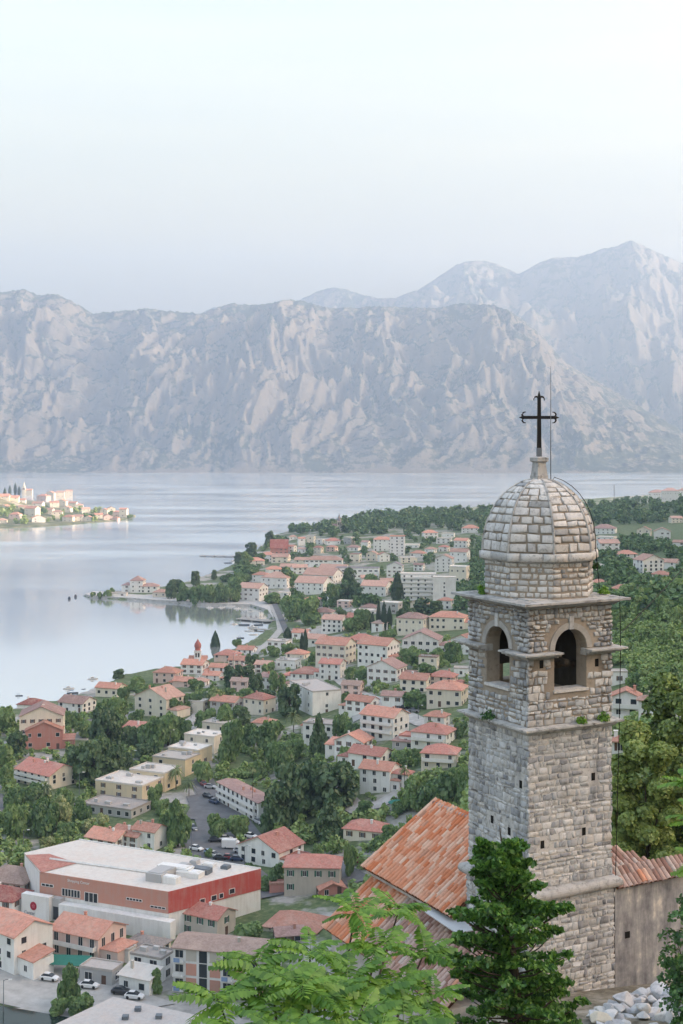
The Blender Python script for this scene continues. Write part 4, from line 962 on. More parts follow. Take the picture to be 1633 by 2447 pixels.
for k, (x, y, w_, h_) in enumerate(((262, 2036, 112, 26), (315, 2032, 98, 32), (358, 2034, 82, 46))):
    house(x, y, w_, h_, .8, -28, 'gx', 'white', 'salmon', 2, 'the salmon-roofed terrace' if k == 1 else None, label=['left', 'middle', 'right'][k]+' section of the stepped salmon-roofed terrace behind the shopping centre', name='terrace_house', chim=2)
house(278, 1957, 168, 20, .6, -25, 'flat', 'grey', 'conc', 1, 'the grey flat-roofed depot', label='grey depot with wide flat concrete roof below the cream stepped terrace', name='depot', cat='building')
for k, (x, y, w_, h_) in enumerate(((312, 1915, 165, 36), (372, 1893, 122, 44), (422, 1857, 112, 40), (455, 1832, 104, 38), (492, 1802, 102, 40), (527, 1777, 86, 45))):
    house(x, y, w_, h_, .75, -25, 'flat', 'yellow' if k < 4 else 'cream', 'lite', 2, 'the cream stepped terrace' if k == 2 else None, name='terrace_house', dens=.6,
          label=['nearest', 'second nearest', 'third', 'fourth', 'fifth', 'farthest'][k]+' block of the cream flat-roofed terrace stepping up the slope')
house(112, 1888, 154, 34, .7, -38, 'gx', 'cream', 'red', 3, 'the many-chimneyed house', bal=1, chim=6, label='cream house with red roof crowded with white chimneys and balconies')
house(102, 1786, 112, 74, .8, 8, 'gy', 'cream', 'mauve', 3, 'the tall cream gabled house', label='tall cream gabled house behind the half-built pink house')
house(107, 1792, 92, 46, .5, 8, 'gy', 'rose', 'salmon', 2, win='d', label='half-built pink block house with salmon roof and white frame', chim=0)
house(78, 1694, 66, 10, .8, -10, 'hip', 'white', 'dark', 1, label='dark red roof by the water behind the tall cream gabled house')
house(185, 1704, 88, 22, .8, -25, 'gx', 'white', 'mauve', 2, 'the white waterside house', label='white waterside house with dull red roof left of the moored boats')
house(265, 1667, 70, 22, .7, -20, 'gx', 'cream', 'salmon', 1, label='cream bungalow with salmon roof at the water by the boats')
house(382, 1717, 120, 46, .7, -32, 'gy', 'cream', 'pale', 3, 'the big cream villa', chim=3, label='big cream villa with tall chimneys and blank gable among trees', dens=.6)
house(322, 1768, 52, 28, .8, -20, 'shed', 'cream', 'red', 1, label='small cream annex with red lean-to roof below the big villa')
house(590, 1968, 160, 50, .22, -60, 'gx', 'white', 'mauve', 3, 'the long balconied apartment block', win='d', bal=1, pitch=10, name='apartment_block', cat='apartments', label='long white apartment block with many balconies beside the tall palm', chim=3)
house(753, 1710, 128, 56, 2.2, 22, 'flat', 'white', 'conc', 4, 'the blank white apartment block', name='apartment_block', cat='apartments', dens=.35, label='white flat-roofed apartment block with nearly blank end wall')
house(621, 1710, 78, 38, .8, -35, 'hip', 'cream', 'red', 2, 'the red hip-roofed villa', label='cream villa with large red hip roof left of the blank apartment block')
house(632, 1754, 58, 26, .9, -15, 'pyr', 'cream', 'salmon', 1, label='little cream house with pointed salmon roof among trees')
house(770, 1775, 92, 42, .7, -20, 'flat', 'white', 'conc', 2, label='white flat-roofed house just below the blank apartment block')
house(742, 1752, 44, 18, .8, -20, 'hip', 'white', 'red', 1, label='small white house with red roof beside the tall dark conifer')
house(920, 1773, 118, 58, .75, -35, 'gx', 'white', 'salmon', 3, 'the white three-storey balcony house', bal=1, win='d', label='white three-storey house with dark balconies and salmon roof')
house(846, 1804, 94, 30, .8, -25, 'gy', 'white', 'salmon', 2, label='white gabled house with salmon roof, uppermost of three on the slope')
house(886, 1840, 108, 33, .7, -30, 'gx', 'white', 'red', 2, label='white house with red roof, middle of three on the slope')
house(908, 1898, 98, 56, .8, -25, 'gx', 'white', 'salmon', 3, 'the tall cream-white slope house', label='white house with salmon roof, lowest of three on the slope')
house(962, 1888, 54, 38, .8, -25, 'hip', 'white', 'red', 2, label='white house with dull red hip roof beside the slope palm')
house(970, 1792, 66, 20, .8, -20, 'hip', 'grey', 'mauve', 1, label='low grey house with brown roof between two white houses')
house(1037, 1792, 112, 38, .8, -25, 'hip', 'white', 'red', 2, 'the broad red-roofed house', label='broad white house with red hip roof left of the tower shaft', bal=1)
house(1054, 1840, 98, 38, .8, -15, 'hip', 'cream', 'red', 2, label='cream house with red hip roof and balcony beside the tower shaft', bal=1)
house(995, 1657, 80, 32, .8, -20, 'gx', 'cream', 'salmon', 2, label='beige house with salmon roof and dark loggia near the tower', win='d')
house(1060, 1642, 72, 24, .8, -20, 'hip', 'pink', 'red', 2, label='pinkish brick house with red roof close left of the belfry')
house(1070, 1693, 104, 44, .8, -20, 'hip', 'cream', 'salmon', 2, 'the cream house by the belfry', label='cream house with salmon hip roof just left of the belfry ledge')
house(1103, 1618, 38, 20, .8, -10, 'flat', 'white', 'conc', 1, label='white box-shaped house half hidden by the belfry')
house(1010, 1564, 100, 34, .8, -12, 'gy', 'white', 'mauve', 2, 'the brown-gabled white house', win='B', label='white house with dark windows and mauve gable facing the bay')
house(987, 1518, 80, 40, .7, -20, 'hip', 'cream', 'mauve', 2, label='cream house with dull red hip roof left behind brown-gabled house')
house(1072, 1508, 94, 32, .6, -15, 'hip', 'cream', 'salmon', 2, label='cream house with salmon roof and loggia next to the belfry arch', win='d')
house(803, 1594, 98, 52, .8, -25, 'gx', 'cream', 'salmon', 3, 'the cream three-storey house', label='cream three-storey house with orange ridge above the blank apartment block')
house(865, 1548, 74, 18, .8, -15, 'hip', 'cream', 'red', 2, label='house with broad red hip roof behind the cream three-storey house')
house(905, 1593, 102, 50, .8, -30, 'gx', 'white', 'salmon', 3, 'the tall white salmon-roofed house', label='tall white house with salmon roof right of the cream three-storey house')
house(925, 1634, 97, 36, .8, -25, 'gy', 'white', 'mauve', 2, label='white gabled house with dull red roof below the tall white house')
house(795, 1627, 64, 40, .8, -20, 'gx', 'white', 'red', 3, label='white house with small red roof right of the blank apartment roof')
house(712, 1577, 57, 14, .8, -20, 'hip', 'cream', 'salmon', 1, label='low cream house with orange roof left of the cream three-storey house')
house(668, 1560, 60, 26, .8, -20, 'flat', 'white', 'conc', 2, label='white flat-roofed house behind the waterfront trees')
house(690, 1600, 60, 20, .8, -20, 'flat', 'white', 'lite', 1, label='pale flat-roofed house left of the low orange-roofed house')
house(735, 1625, 80, 14, .8, -15, 'hip', 'white', 'red', 1, label='long red roof directly behind the blank apartment block')
house(800, 1513, 62, 32, .8, -20, 'gx', 'white', 'pale', 3, label='white house with pale pink roof left of the dark cypresses')
house(774, 1485, 56, 22, .8, -15, 'hip', 'white', 'mauve', 2, label='white house with mauve hip roof uphill of the pale-roofed house')
house(720, 1528, 44, 16, .8, -15, 'gx', 'white', 'salmon', 1, label='small white house with salmon roof near the twin cypresses')
house(755, 1545, 60, 18, .8, -20, 'gx', 'white', 'pale', 1, label='white cottage with pale roof right of the twin cypresses')
# fort-like villa on the headland
house(330, 1417, 34, 30, 1, -5, 'pyr', 'white', 'mauve', 3, 'the headland villa', far=True, pitch=32, name='villa', label='tall white villa with pointed mauve roof on the headland')
house(306, 1416, 26, 18, 1, -5, 'hip', 'white', 'mauve', 2, far=True, label='low left wing of the headland villa with mauve roof', name='villa_wing')
house(359, 1417, 44, 16, .7, -5, 'hip', 'white', 'mauve', 2, far=True, label='white right wing of the headland villa with mauve roof', name='villa_wing')
house(385, 1428, 36, 13, .8, -5, 'hip', 'cream', 'pale', 1, far=True, label='small cream house right of the headland villa')
house(285, 1425, 40, 7, .5, -5, 'flat', 'white', 'lite', 1, far=True, label='low white waterside terrace building left of the headland villa')
house(605, 1438, 72, 32, .8, -25, 'gx', 'white', 'pale', 3, 'the marina-side white house', far=True, label='large white house with pale roof behind the marina trees')
house(665, 1407, 80, 26, .8, -20, 'hip', 'white', 'pale', 2, far=True, label='white house with pale hip roof uphill of the marina')
house(668, 1324, 42, 14, .8, 0, 'gx', 'rose', 'dark', 2, 'the steep red waterside building', far=True, pitch=50, label='waterside building with very steep dark red roof', name='building', cat='building')
house(750, 1422, 92, 28, .8, -22, 'gx', 'white', 'pale', 3, 'the white stacked terraces', far=True, label='lowest white terrace block with pale roof below the long school')
house(772, 1397, 96, 22, .8, -22, 'gx', 'white', 'pale', 2, far=True, label='middle white terrace block with pale roof below the long school')
house(800, 1377, 82, 14, .8, -22, 'gx', 'white', 'pale', 2, far=True, label='upper white terrace block tucked under the long school')
house(855, 1384, 106, 26, .3, -5, 'flat', 'white', 'slate', 2, 'the long white school', far=True, name='school', cat='school', win='L', label='long white two-storey school with dark roof edge')
house(775, 1354, 92, 16, .4, -5, 'hip', 'white', 'pale', 2, far=True, win='L', label='long low white building with pale roof uphill left of the school')
house(945, 1380, 42, 28, .8, -10, 'gy', 'white', 'slate', 3, far=True, label='white gabled house with dark roof at the right end of school')
house(1000, 1434, 86, 62, .4, -3, 'flat', 'white', 'lite', 6, 'the tall white apartment slab', far=True, name='apartment_block', cat='apartments', label='left taller half of the white apartment slab with balconies', bal=1)
house(1062, 1436, 56, 56, .5, -3, 'flat', 'white', 'lite', 6, far=True, name='apartment_block', cat='apartments', label='right blank half of the white apartment slab', dens=.5)
house(900, 1427, 76, 26, .8, -20, 'gx', 'white', 'pale', 2, far=True, label='white house with pale roof left of the apartment slab')
house(950, 1328, 38, 46, .8, -5, 'flat', 'white', 'salmon', 6, 'the uphill hotel tower', far=True, name='hotel', cat='hotel', label='tall white hotel with salmon top on the far hillside')
house(915, 1317, 46, 28, .6, -5, 'hip', 'white', 'salmon', 4, far=True, name='hotel_wing', cat='hotel', label='lower hotel wing with salmon roof left of the hotel tower')
house(1063, 1367, 48, 32, .8, -15, 'gy', 'white', 'pale', 4, far=True, label='white tall gabled house behind the apartment slab')
FAR = [(1028,1287,38,14,'hip','white','salmon'),(1072,1285,34,10,'flat','white','lite'),(1062,1299,40,12,'flat','white','lite'),(1125,1274,46,12,'hip','white','salmon'),(796,1302,38,10,'hip','white','red'),(845,1317,36,9,'hip','white','mauve'),
 (885,1462,48,10,'hip','white','mauve'),(1065,1457,40,22,'hip','white','salmon'),(640,1340,40,14,'hip','white','salmon'),(672,1345,46,14,'gx','cream','pale'),(612,1352,44,12,'hip','cream','salmon'),(690,1368,42,14,'gx','white','pale'),
 (655,1376,42,16,'hip','white','salmon'),(716,1372,40,16,'gx','white','pale'),(722,1352,36,14,'gx','cream','pale'),(625,1392,44,18,'hip','white','salmon'),(728,1392,30,12,'flat','white','lite'),(1000,1332,40,10,'hip','white','salmon'),
 (975,1345,44,12,'flat','cream','lite'),(1030,1322,30,10,'hip','white','pale'),(1100,1345,50,26,'gx','white','pale'),(1098,1395,50,40,'flat','cream','lite'),(1105,1310,40,18,'gx','white','salmon'),(700,1290,20,8,'hip','white','pale'),
 (725,1322,26,10,'gx','white','pale'),(805,1430,52,10,'hip','white','mauve'),(985,1310,40,8,'flat','white','lite'),(870,1470,60,9,'flat','white','lite'),(880,1395,40,14,'gx','white','pale'),(925,1400,36,12,'gx','white','pale'),
 (1570,1197,44,20,'hip','white','mauve'),(1602,1199,46,26,'hip','white','mauve'),(1638,1192,40,20,'hip','white','mauve'),(1445,1277,64,14,'hip','white','mauve'),(1450,1294,52,10,'flat','white','lite'),(1452,1316,54,18,'gx','white','pale'),
 (1540,1282,38,16,'gy','cream','pale'),(1583,1290,44,20,'gy','white','pale'),(1496,1336,52,12,'hip','white','salmon'),(1600,1360,52,16,'gx','white','pale'),(1580,1387,52,14,'hip','white','salmon'),(1432,1400,42,8,'hip','white','salmon'),(1625,1312,36,16,'gx','white','pale'),(1425,1365,36,14,'flat','white','lite'),(1615,1250,30,12,'gx','cream','pale')]
for (x, y, w_, h_, rf, wl, rc) in FAR: house(x, y, w_, h_, .75, hrng.choice((-28, -20, -12, 8)), rf, wl, rc, 2 if h_ > 11 else 1, far=True)
house(1550, 1375, 68, 36, .8, 18, 'gy', 'white', 'pale', 4, 'the big white hillside house', far=True, label='big white gabled house on the right hillside with many windows', dens=1.2)
house(1486, 1425, 54, 18, .8, -20, 'hip', 'cream', 'salmon', 1, 'the cream hillside bungalow', label='cream bungalow with salmon roof right of the upper tower ledge')
house(1478, 1636, 38, 30, .8, 0, 'flat', 'white', 'lite', 1, label='plain white box building right of the belfry', dens=.1, name='building', cat='building')
house(1497, 1742, 78, 76, .8, -14, 'gy', 'white', 'salmon', 3, 'the white veranda house', bal=1, win='d', label='white veranda house with salmon roof right of the tower')
house(1546, 1728, 44, 56, .8, -14, 'hip', 'white', 'pale', 2, label='white house with pale roof behind the dark oak, right of tower')
house(1483, 1800, 46, 30, .8, -14, 'hip', 'white', 'salmon', 1, label='small house with salmon roof half hidden by lower tower ledge')
house(1650, 1770, 70, 50, .8, -5, 'flat', 'cream', 'lite', 2, label='pale wall of a house at right edge behind the oak')
for (x, y, w_, h_, rf, wl, rc, lb) in ((402,1634,68,26,'hip','pink','salmon','pinkish waterfront house with broad salmon hip roof'),(466,1611,64,22,'gx','white','salmon','waterfront house with two white upper windows below the red dome'),(525,1607,47,12,'gx','white','salmon','low white waterfront house right of the red dome church'),
   (545,1582,64,16,'hip','pink','red','pink waterfront house with red roof behind the lone cypress'),(572,1592,52,14,'gx','cream','salmon','cream waterfront house with bright salmon roof right of the lone cypress'),(510,1628,47,14,'gx','white','salmon','white house with salmon roof in front of the waterfront row'),(590,1563,47,10,'gx','white','salmon','waterfront house with salmon roof nearest the marina'),
   (440,1642,50,14,'gx','pink','salmon','pink house with salmon roof below the two-window waterfront house'),(480,1640,40,12,'hip','white','pale','white cottage with pale roof below the red dome church')):
    house(x, y, w_, h_, .8, -15, rf, wl, rc, 2 if h_ > 13 else 1, 'the broad salmon waterfront house' if x == 402 else None, label=lb)
# infill: smaller houses between the ones above
irng = random.Random(77); cnt = 0; tries = 0
while cnt < 125 and tries < 8000:
    tries += 1
    if irng.random() < .15: x, y = irng.uniform(430, 700), irng.uniform(1600, 1740)
    elif irng.random() < .62: x, y = irng.uniform(640, 1110), irng.uniform(1470, 1780)
    else: x, y = irng.uniform(600, 1110), irng.uniform(1300, 1470)
    p = G(x, y)
    if not inside(np.array([p.x]), np.array([p.y]), LAND)[0] or shore_d(np.array([p.x]), np.array([p.y]), _shore)[0] < 30: continue
    wpx = irng.uniform(9, 14.5)*F/p.y; hpx = irng.uniform(4.5, 8.5)*F/p.y
    if any(abs(x-h['px']) < (wpx+h['wpx'])*.46 and abs(y-hpx/2-h['py']) < (hpx+h['hpx'])*.55+3 for h in HOUSES): continue
    house(x, y, wpx, hpx, irng.uniform(.65, .9), irng.choice((-30, -24, -16, 12)), irng.choice(('hip', 'gx', 'gy', 'gx', 'flat')), irng.choice(('white', 'white', 'cream', 'white', 'white', 'pink', 'grey')), irng.choice(('salmon', 'red', 'pale', 'salmon', 'mauve', 'old')), 2, far=p.y > 750, win=irng.choice('wwdb'))
    if HOUSES[-1]['roof'] == 'flat': HOUSES[-1]['rcol'] = 'lite'
    cnt += 1
# village on the sunlit cape
CAPE_H = [(8,1196,34,10),(32,1199,30,10),(52,1203,22,8),(105,1197,32,10),(122,1192,22,12),(145,1191,22,13),(165,1189,20,14),(92,1213,28,10),(130,1213,26,12),(150,1210,24,12),(175,1211,22,9),(38,1243,28,14),(78,1235,36,20),(92,1249,38,11),(6,1252,24,9),
 (138,1237,26,14),(160,1224,26,10),(165,1247,28,12),(188,1246,24,12),(205,1228,24,12),(212,1246,22,9),(236,1240,24,10),(250,1229,20,10),(266,1227,22,12),(280,1233,18,10),(296,1237,20,20),(258,1243,26,9),(118,1230,24,12),(56,1219,22,8),(14,1219,26,8),(278,1244,18,6),(190,1215,20,8)]
ch_n = len(HOUSES)
for i, (x, y, w_, h_) in enumerate(CAPE_H):
    house(x, y, w_, h_, .8, hrng.choice((-20, -8, 6, 18)), hrng.choice(('hip', 'gx', 'gy')), hrng.choice(('cream', 'cream', 'pink', 'white')), hrng.choice(('salmon', 'salmon', 'pale')), 2 if h_ > 9 else 1, far=True, loc=CG(x, y), dens=.6)
for h in HOUSES[ch_n:]: h['o']['group'] = 'houses of the cape village'; h['cape'] = True
# specks of houses along the far shore
for i, (x, w_) in enumerate(((128, 14), (150, 16), (250, 18), (470, 16), (492, 14), (512, 18), (530, 16), (548, 14), (566, 18), (588, 20), (606, 16), (690, 14), (330, 14), (380, 12))):
    d = 5690+hrng.uniform(0, 60); s_ = d/F
    o = house(x, 1128, w_, 7, .7, 0, 'gx', 'white', 'pale', 1, far=True, loc=Vector(((x-CX)/F*d, d, 2.0)), dens=0.05)[0]
    HOUSES[-1]['o']['group'] = 'houses on the far shore'; HOUSES[-1]['farshore'] = True
# ------------------------------------------------------------------ roads, quay, car park (draped sheets)
M_ASPH = simple('asphalt', (.15, .15, .155), .9, .2, .3); M_CONC = simple('pale_concrete', (.42, .41, .39), .9, .15, .4, dirt=(.25, .24, .22)); M_LINE = simple('road_paint', (.7, .7, .68), .8, .05)
ROADS = []
def near_road(x, y, m=1.0): return any(abs(x-a) < w_+m and abs(y-b_) < w_+m for a, b_, w_ in ROADS)
def drape(name, pxs, width, mat, lift=.35, step=4.0):
    P = [G(x, y) for x, y in pxs]; pts = []
    for a, b_ in zip(P[:-1], P[1:]):
        n = max(1, int((b_-a).length/step)); pts += [a.lerp(b_, i/n) for i in range(n)]
    pts.append(P[-1]); mb = MB(); prev = None
    for i, p in enumerate(pts):
        d = (pts[min(i+1, len(pts)-1)]-pts[max(i-1, 0)]).to_2d().normalized(); s_ = Vector((-d.y, d.x))*width/2
        cur = [(p.x+s_.x*k, p.y+s_.y*k, max(GA(p.x+s_.x*k, p.y+s_.y*k), 1.2)+lift) for k in (-1, 0, 1)]
        if prev:
            mb.quad(prev[0], prev[1], cur[1], cur[0]); mb.quad(prev[1], prev[2], cur[2], cur[1])
        prev = cur; ROADS.append((p.x, p.y, width/2))
    o = mb.build(name, mat); setk(o, kind='structure'); return o
drape('road', [(440,1985),(470,2010),(500,2045),(540,2065),(590,2090),(650,2145)], 9, M_ASPH)
drape('road', [(470,2010),(520,1965),(560,1990),(620,2010),(700,2045),(790,2070),(860,2110)], 7, M_ASPH)
drape('road', [(470,1960),(500,1900),(480,1860)], 8, M_ASPH)
drape('road', [(430,1740),(470,1712),(500,1680),(560,1660),(620,1640)], 5, M_CONC)
drape('road', [(790,1880),(850,1935),(905,1925),(950,1900),(975,1880)], 6, M_CONC)
drape('road', [(830,1640),(880,1670),(960,1705),(1010,1730),(1100,1745)], 6, M_CONC)
drape('road', [(860,1720),(850,1680),(830,1640),(790,1610),(760,1600)], 5, M_CONC)
drape('road', [(30,1990),(10,1960),(-20,1900)], 7, M_ASPH)
drape('promenade', [(600,1570),(650,1530),(672,1505),(668,1480),(655,1455),(640,1430)], 5, M_CONC)
drape('road', [(690,1520),(672,1480),(655,1440),(640,1415),(600,1400)], 4, M_ASPH, .5)
drape('yard', [(-30,2350),(60,2345),(140,2362),(230,2380),(300,2400)], 22, M_CONC, .25)
drape('road', [(-60,2430),(60,2432),(130,2440)], 8, M_CONC)
def patch(name, pxs, mat, lift=.3):
    P = [G(x, y) for x, y in pxs]; c = sum(P, Vector())/len(P); mb = MB(); N = 10
    for k in range(len(P)):
        a, b_ = P[k], P[(k+1) % len(P)]
        for i in range(N):
            for j in range(N):
                if i+j < N:
                    f = lambda u, v: (lambda q: (q.x, q.y, GA(q.x, q.y)+lift))(c+(a-c)*(u/N)+(b_-c)*(v/N))
                    mb.tri(f(i, j), f(i+1, j), f(i, j+1))
                    if i+j < N-1: mb.tri(f(i+1, j), f(i+1, j+1), f(i, j+1))
    for u in np.linspace(0, 1, 6):
        for v in np.linspace(0, 1, 6): q = c+(P[0]-c)*u+(P[2 % len(P)]-c)*v; ROADS.append((q.x, q.y, 6))
    setk(mb.build(name, mat), kind='structure')
patch('car_park', [(445,1905),(520,1890),(590,1950),(640,2015),(560,2045),(480,2000)], M_ASPH)
patch('car_park', [(470,2020),(560,2035),(600,2075),(500,2070)], M_ASPH, .42)
patch('forecourt', [(60,2290),(250,2340),(420,2400),(200,2440),(-40,2390)], M_CONC, .2)
# headland quay, crisp stone edge
q = [W(*p, 0) for p in ((204, 1424.5), (216, 1429), (300, 1433), (360, 1437.5), (420, 1441.5), (492, 1447), (560, 1448.5), (600, 1449), (640, 1462), (655, 1485), (640, 1440), (560, 1440), (420, 1431), (300, 1421), (225, 1417.5))]
mb = MB(); mb.prism([(p.x, p.y) for p in q], -1.5, 1.75); setk(mb.build('quay', simple('quay_stone', (.50, .49, .47), .9, .2, .5)), kind='structure')
# low river wall bottom left with dark water channel
mb = MB(); a = G(-40, 2400); b_ = G(185, 2440); 
mb.quad((a.x, a.y-9, a.z+.45), (b_.x, b_.y-9, b_.z+.45), (b_.x, b_.y, b_.z+.45), (a.x, a.y, a.z+.45)); setk(mb.build('river', simple('river_water', (.02, .035, .03), .08, .2, .3)), kind='structure')
# ------------------------------------------------------------------ trees of the town
T = [(40,2005,75,95,'b'),(100,2000,92,118,'b'),(150,1985,75,90,'y'),(192,1968,60,62,'b'),(216,1988,50,36,'y'),(110,2032,56,36,'y'),(10,1990,46,62,'b'),(242,1977,46,36,'y'),(160,2006,60,46,'b'),
 (30,1932,62,52,'b'),(75,1926,72,60,'b'),(108,1912,52,48,'p'),(160,1932,56,56,'b'),(15,1882,52,62,'b'),(10,1842,62,72,'b'),(185,1866,84,92,'d'),(225,1872,110,122,'d'),(265,1870,84,100,'d'),(302,1852,42,60,'d'),
 (250,1790,92,112,'d'),(200,1762,62,52,'b'),(170,1742,52,46,'b'),(285,1722,62,62,'b'),(245,1712,52,46,'b'),(350,1690,72,62,'b'),(395,1682,62,52,'b'),(300,1672,42,42,'b'),(285,1622,34,26,'d'),(15,1752,72,72,'b'),(42,1812,62,72,'d'),
 (372,1802,82,102,'b'),(350,1792,62,72,'d'),(402,1782,72,82,'b'),(440,1772,62,62,'b'),(345,1817,52,46,'d'),(455,1702,62,52,'b'),(500,1692,72,62,'b'),(490,1742,62,52,'b'),(540,1762,72,82,'b'),(520,1702,62,62,'y'),(556,1692,62,52,'b'),
 (560,1642,62,62,'d'),(590,1627,52,42,'d'),(602,1602,42,46,'d'),(612,1662,44,62,'d'),(421,1887,46,62,'p'),(452,1902,42,46,'p'),(482,1872,68,68,'b'),(370,1932,46,62,'b'),(388,1947,40,40,'b'),(426,2022,70,118,'b'),(400,1992,42,62,'b'),
 (520,2007,62,68,'b'),(576,2002,68,72,'b'),(550,1822,72,112,'b'),(592,1792,62,72,'b'),(640,1802,82,92,'b'),(672,1852,84,102,'b'),(762,1806,62,112,'k'),(692,1712,72,88,'d'),(702,1757,48,62,'p'),(700,1962,116,150,'d'),(795,1932,140,130,'d'),(660,1987,84,122,'d'),
 (745,1930,120,120,'d'),(786,2007,96,108,'k'),(604,1957,24,128,'p'),(967,1892,32,64,'p'),(1040,1932,110,92,'b'),(1000,1932,92,82,'b'),(1082,1922,82,112,'b'),(1112,1932,62,102,'b'),(985,1902,52,42,'b'),(1092,1882,62,52,'b'),
 (960,1832,62,42,'b'),(988,1822,52,36,'b'),(830,1692,32,52,'b'),(815,1762,46,62,'b'),(842,1772,46,52,'b'),(950,1682,56,46,'b'),(985,1692,62,46,'b'),(1012,1692,52,36,'b'),(900,1647,30,24,'b'),(862,1632,42,36,'b'),(836,1622,26,32,'b'),
 (882,1992,52,24,'s'),(932,2012,62,46,'b'),(905,2037,52,40,'b'),(836,2092,38,84,'b'),(660,2112,52,56,'b'),(640,2127,52,40,'b'),(604,2247,92,58,'b'),(15,2312,66,96,'b'),(165,2402,68,100,'b'),(196,2422,72,54,'b'),(140,2427,54,46,'b'),(97,2312,26,40,'p'),(372,2372,42,62,'b'),
 (905,1502,14,62,'c'),(918,1507,17,68,'c'),(931,1502,16,52,'c'),(890,1507,14,42,'c'),(960,1502,32,56,'d'),(982,1492,32,46,'d'),(1010,1467,52,42,'d'),(1042,1467,42,36,'d'),(950,1452,34,82,'c'),(845,1507,72,42,'b'),(820,1502,42,52,'d'),(872,1502,52,62,'b'),
 (740,1492,74,72,'b'),(700,1482,64,62,'b'),(650,1442,62,28,'b'),(840,1442,72,56,'d'),(800,1442,52,52,'b'),(882,1402,42,40,'b'),(836,1402,42,52,'d'),(690,1402,62,50,'b'),(515,1568,27,58,'c'),(570,1547,32,27,'b'),(730,1557,15,52,'c'),(722,1557,12,44,'c'),(688,1530,24,30,'c'),
 (930,1532,52,32,'b'),(1000,1592,62,46,'b'),(980,1582,52,42,'b'),(1042,1592,62,46,'b'),(1082,1582,62,52,'b'),(1022,1612,62,32,'b'),(1102,1562,52,42,'b'),
 (410,1431,32,52,'d'),(440,1437,42,48,'b'),(470,1440,46,46,'b'),(500,1441,46,49,'b'),(530,1441,46,51,'b'),(560,1439,42,48,'b'),(468,1400,28,40,'d'),(512,1385,17,26,'d'),(540,1390,42,22,'b'),(582,1392,42,26,'b'),(602,1384,52,30,'b'),(560,1402,52,32,'b'),(425,1414,40,34,'d'),
 (222,1428,15,15,'s'),(240,1428,17,17,'s'),(258,1427,21,21,'s'),(268,1421,14,20,'s'),(385,1424,12,14,'s'),(575,1347,36,32,'d'),(600,1332,36,42,'d'),(590,1352,42,36,'b'),(645,1306,27,42,'d'),(620,1345,36,26,'b'),
 (660,1930,60,40,'b'),(470,1790,50,40,'b'),(575,1730,60,50,'d'),(660,1760,60,50,'b'),(700,1820,60,60,'b'),(620,1860,46,46,'b'),(60,1985,50,50,'b'),(130,1950,60,50,'b'),(310,1790,50,60,'d'),(280,1760,60,60,'b'),(330,1730,46,40,'b'),
 (420,1710,60,50,'b'),(470,1650,50,30,'b'),(330,1650,56,36,'b'),(365,1668,50,36,'b'),(640,1690,50,46,'d'),(585,1680,46,40,'b'),(780,1650,40,34,'b'),(870,1690,44,34,'b'),(1035,1740,50,30,'b'),(1100,1760,40,40,'b'),(820,1830,46,50,'b'),(840,1885,40,40,'b'),
 (950,1945,50,40,'b'),(870,1945,50,36,'b'),(760,2050,40,36,'b'),(700,2040,44,40,'b'),(500,2050,30,24,'b'),(600,2090,40,30,'b'),(465,2200,30,24,'b'),(660,1650,46,50,'b'),(640,1620,40,40,'b'),(655,1570,40,30,'b'),(690,1560,36,26,'b'),(750,1580,34,26,'b'),(850,1570,36,24,'b'),(960,1600,40,34,'b')]
for q in T:
    # keep a tree that would hide most of a house's face a little lower
    tree(*q)
# larger trees on the right hillside
for q in ((1530,1470,60,60,'h'),(1590,1480,70,62,'h'),(1480,1500,60,56,'h'),(1620,1440,60,60,'h'),(1500,1430,64,46,'h'),(1545,1450,60,58,'h'),(1600,1420,56,50,'h'),(1460,1460,50,50,'h'),(1550,1540,64,46,'h'),(1610,1540,60,46,'h'),(1490,1570,62,44,'h'),
          (1570,1600,60,36,'h'),(1520,1640,56,46,'h'),(1600,1640,70,56,'h'),(1620,1410,50,30,'h'),(1625,1500,60,60,'h'),(1470,1540,50,40,'h')): tree(*q)
# ---- woods that read as one mass: many small crowns in one mesh
def wood(name, spots, mat, n, leaf, label, seed):
    rs = np.random.RandomState(seed); Cs, Ns, Ss = [], [], []
    for (p, r_, h_) in spots:
        C, N, S = crown_broad(rs.randint(9999), n, leaf) if rs.rand() < .75 else crown_pine(rs.randint(9999), n, leaf)
        Cs.append(C*[r_, r_, h_]+np.array([p.x, p.y, p.z-.1*h_])); Ns.append(N); Ss.append(S*(r_*.7+h_*.3))
    o = mobj(name, quads_mesh(name, np.concatenate(Cs), np.concatenate(Ns), np.concatenate(Ss), mat, rs)); setk(o, label, kind='stuff'); return o
def free(px, py, hp=0.0, rp=0.0):
    """neither on a building nor a crown that would stand across its face"""
    for h in HOUSES:
        base_ = h['py']+h['hpx']/2
        if abs(px-h['px']) < h['wpx']*.48+rp*.3 and base_-h['hpx']*1.3-4 < py < base_+hp*.5: return False
    return True
wr = random.Random(33); spots = []
for i in range(900):     # crest behind the far houses
    px = wr.uniform(690, 1660); crest = np.interp(px, [690, 760, 830, 900, 1000, 1100, 1250, 1400, 1450, 1500, 1560, 1660], [1284, 1274, 1258, 1246, 1240, 1236, 1232, 1226, 1224, 1212, 1206, 1200])
    py = crest-12+wr.random()**1.4*56; p = G(px, py)
    if p.y > 2600 or p.y < 900 or p.z < 1.5 or not inside(np.array([p.x]), np.array([p.y]), LAND)[0]: continue
    r_, h_ = wr.uniform(5, 8), wr.uniform(8, 13)
    if not free(px, py, h_*F/p.y, r_*F/p.y): continue
    spots.append((p, r_, h_))
wood('far_wood', spots, L_BROAD, 110, .3, 'wooded crest of the far headland above the bay', 1)
spots = []
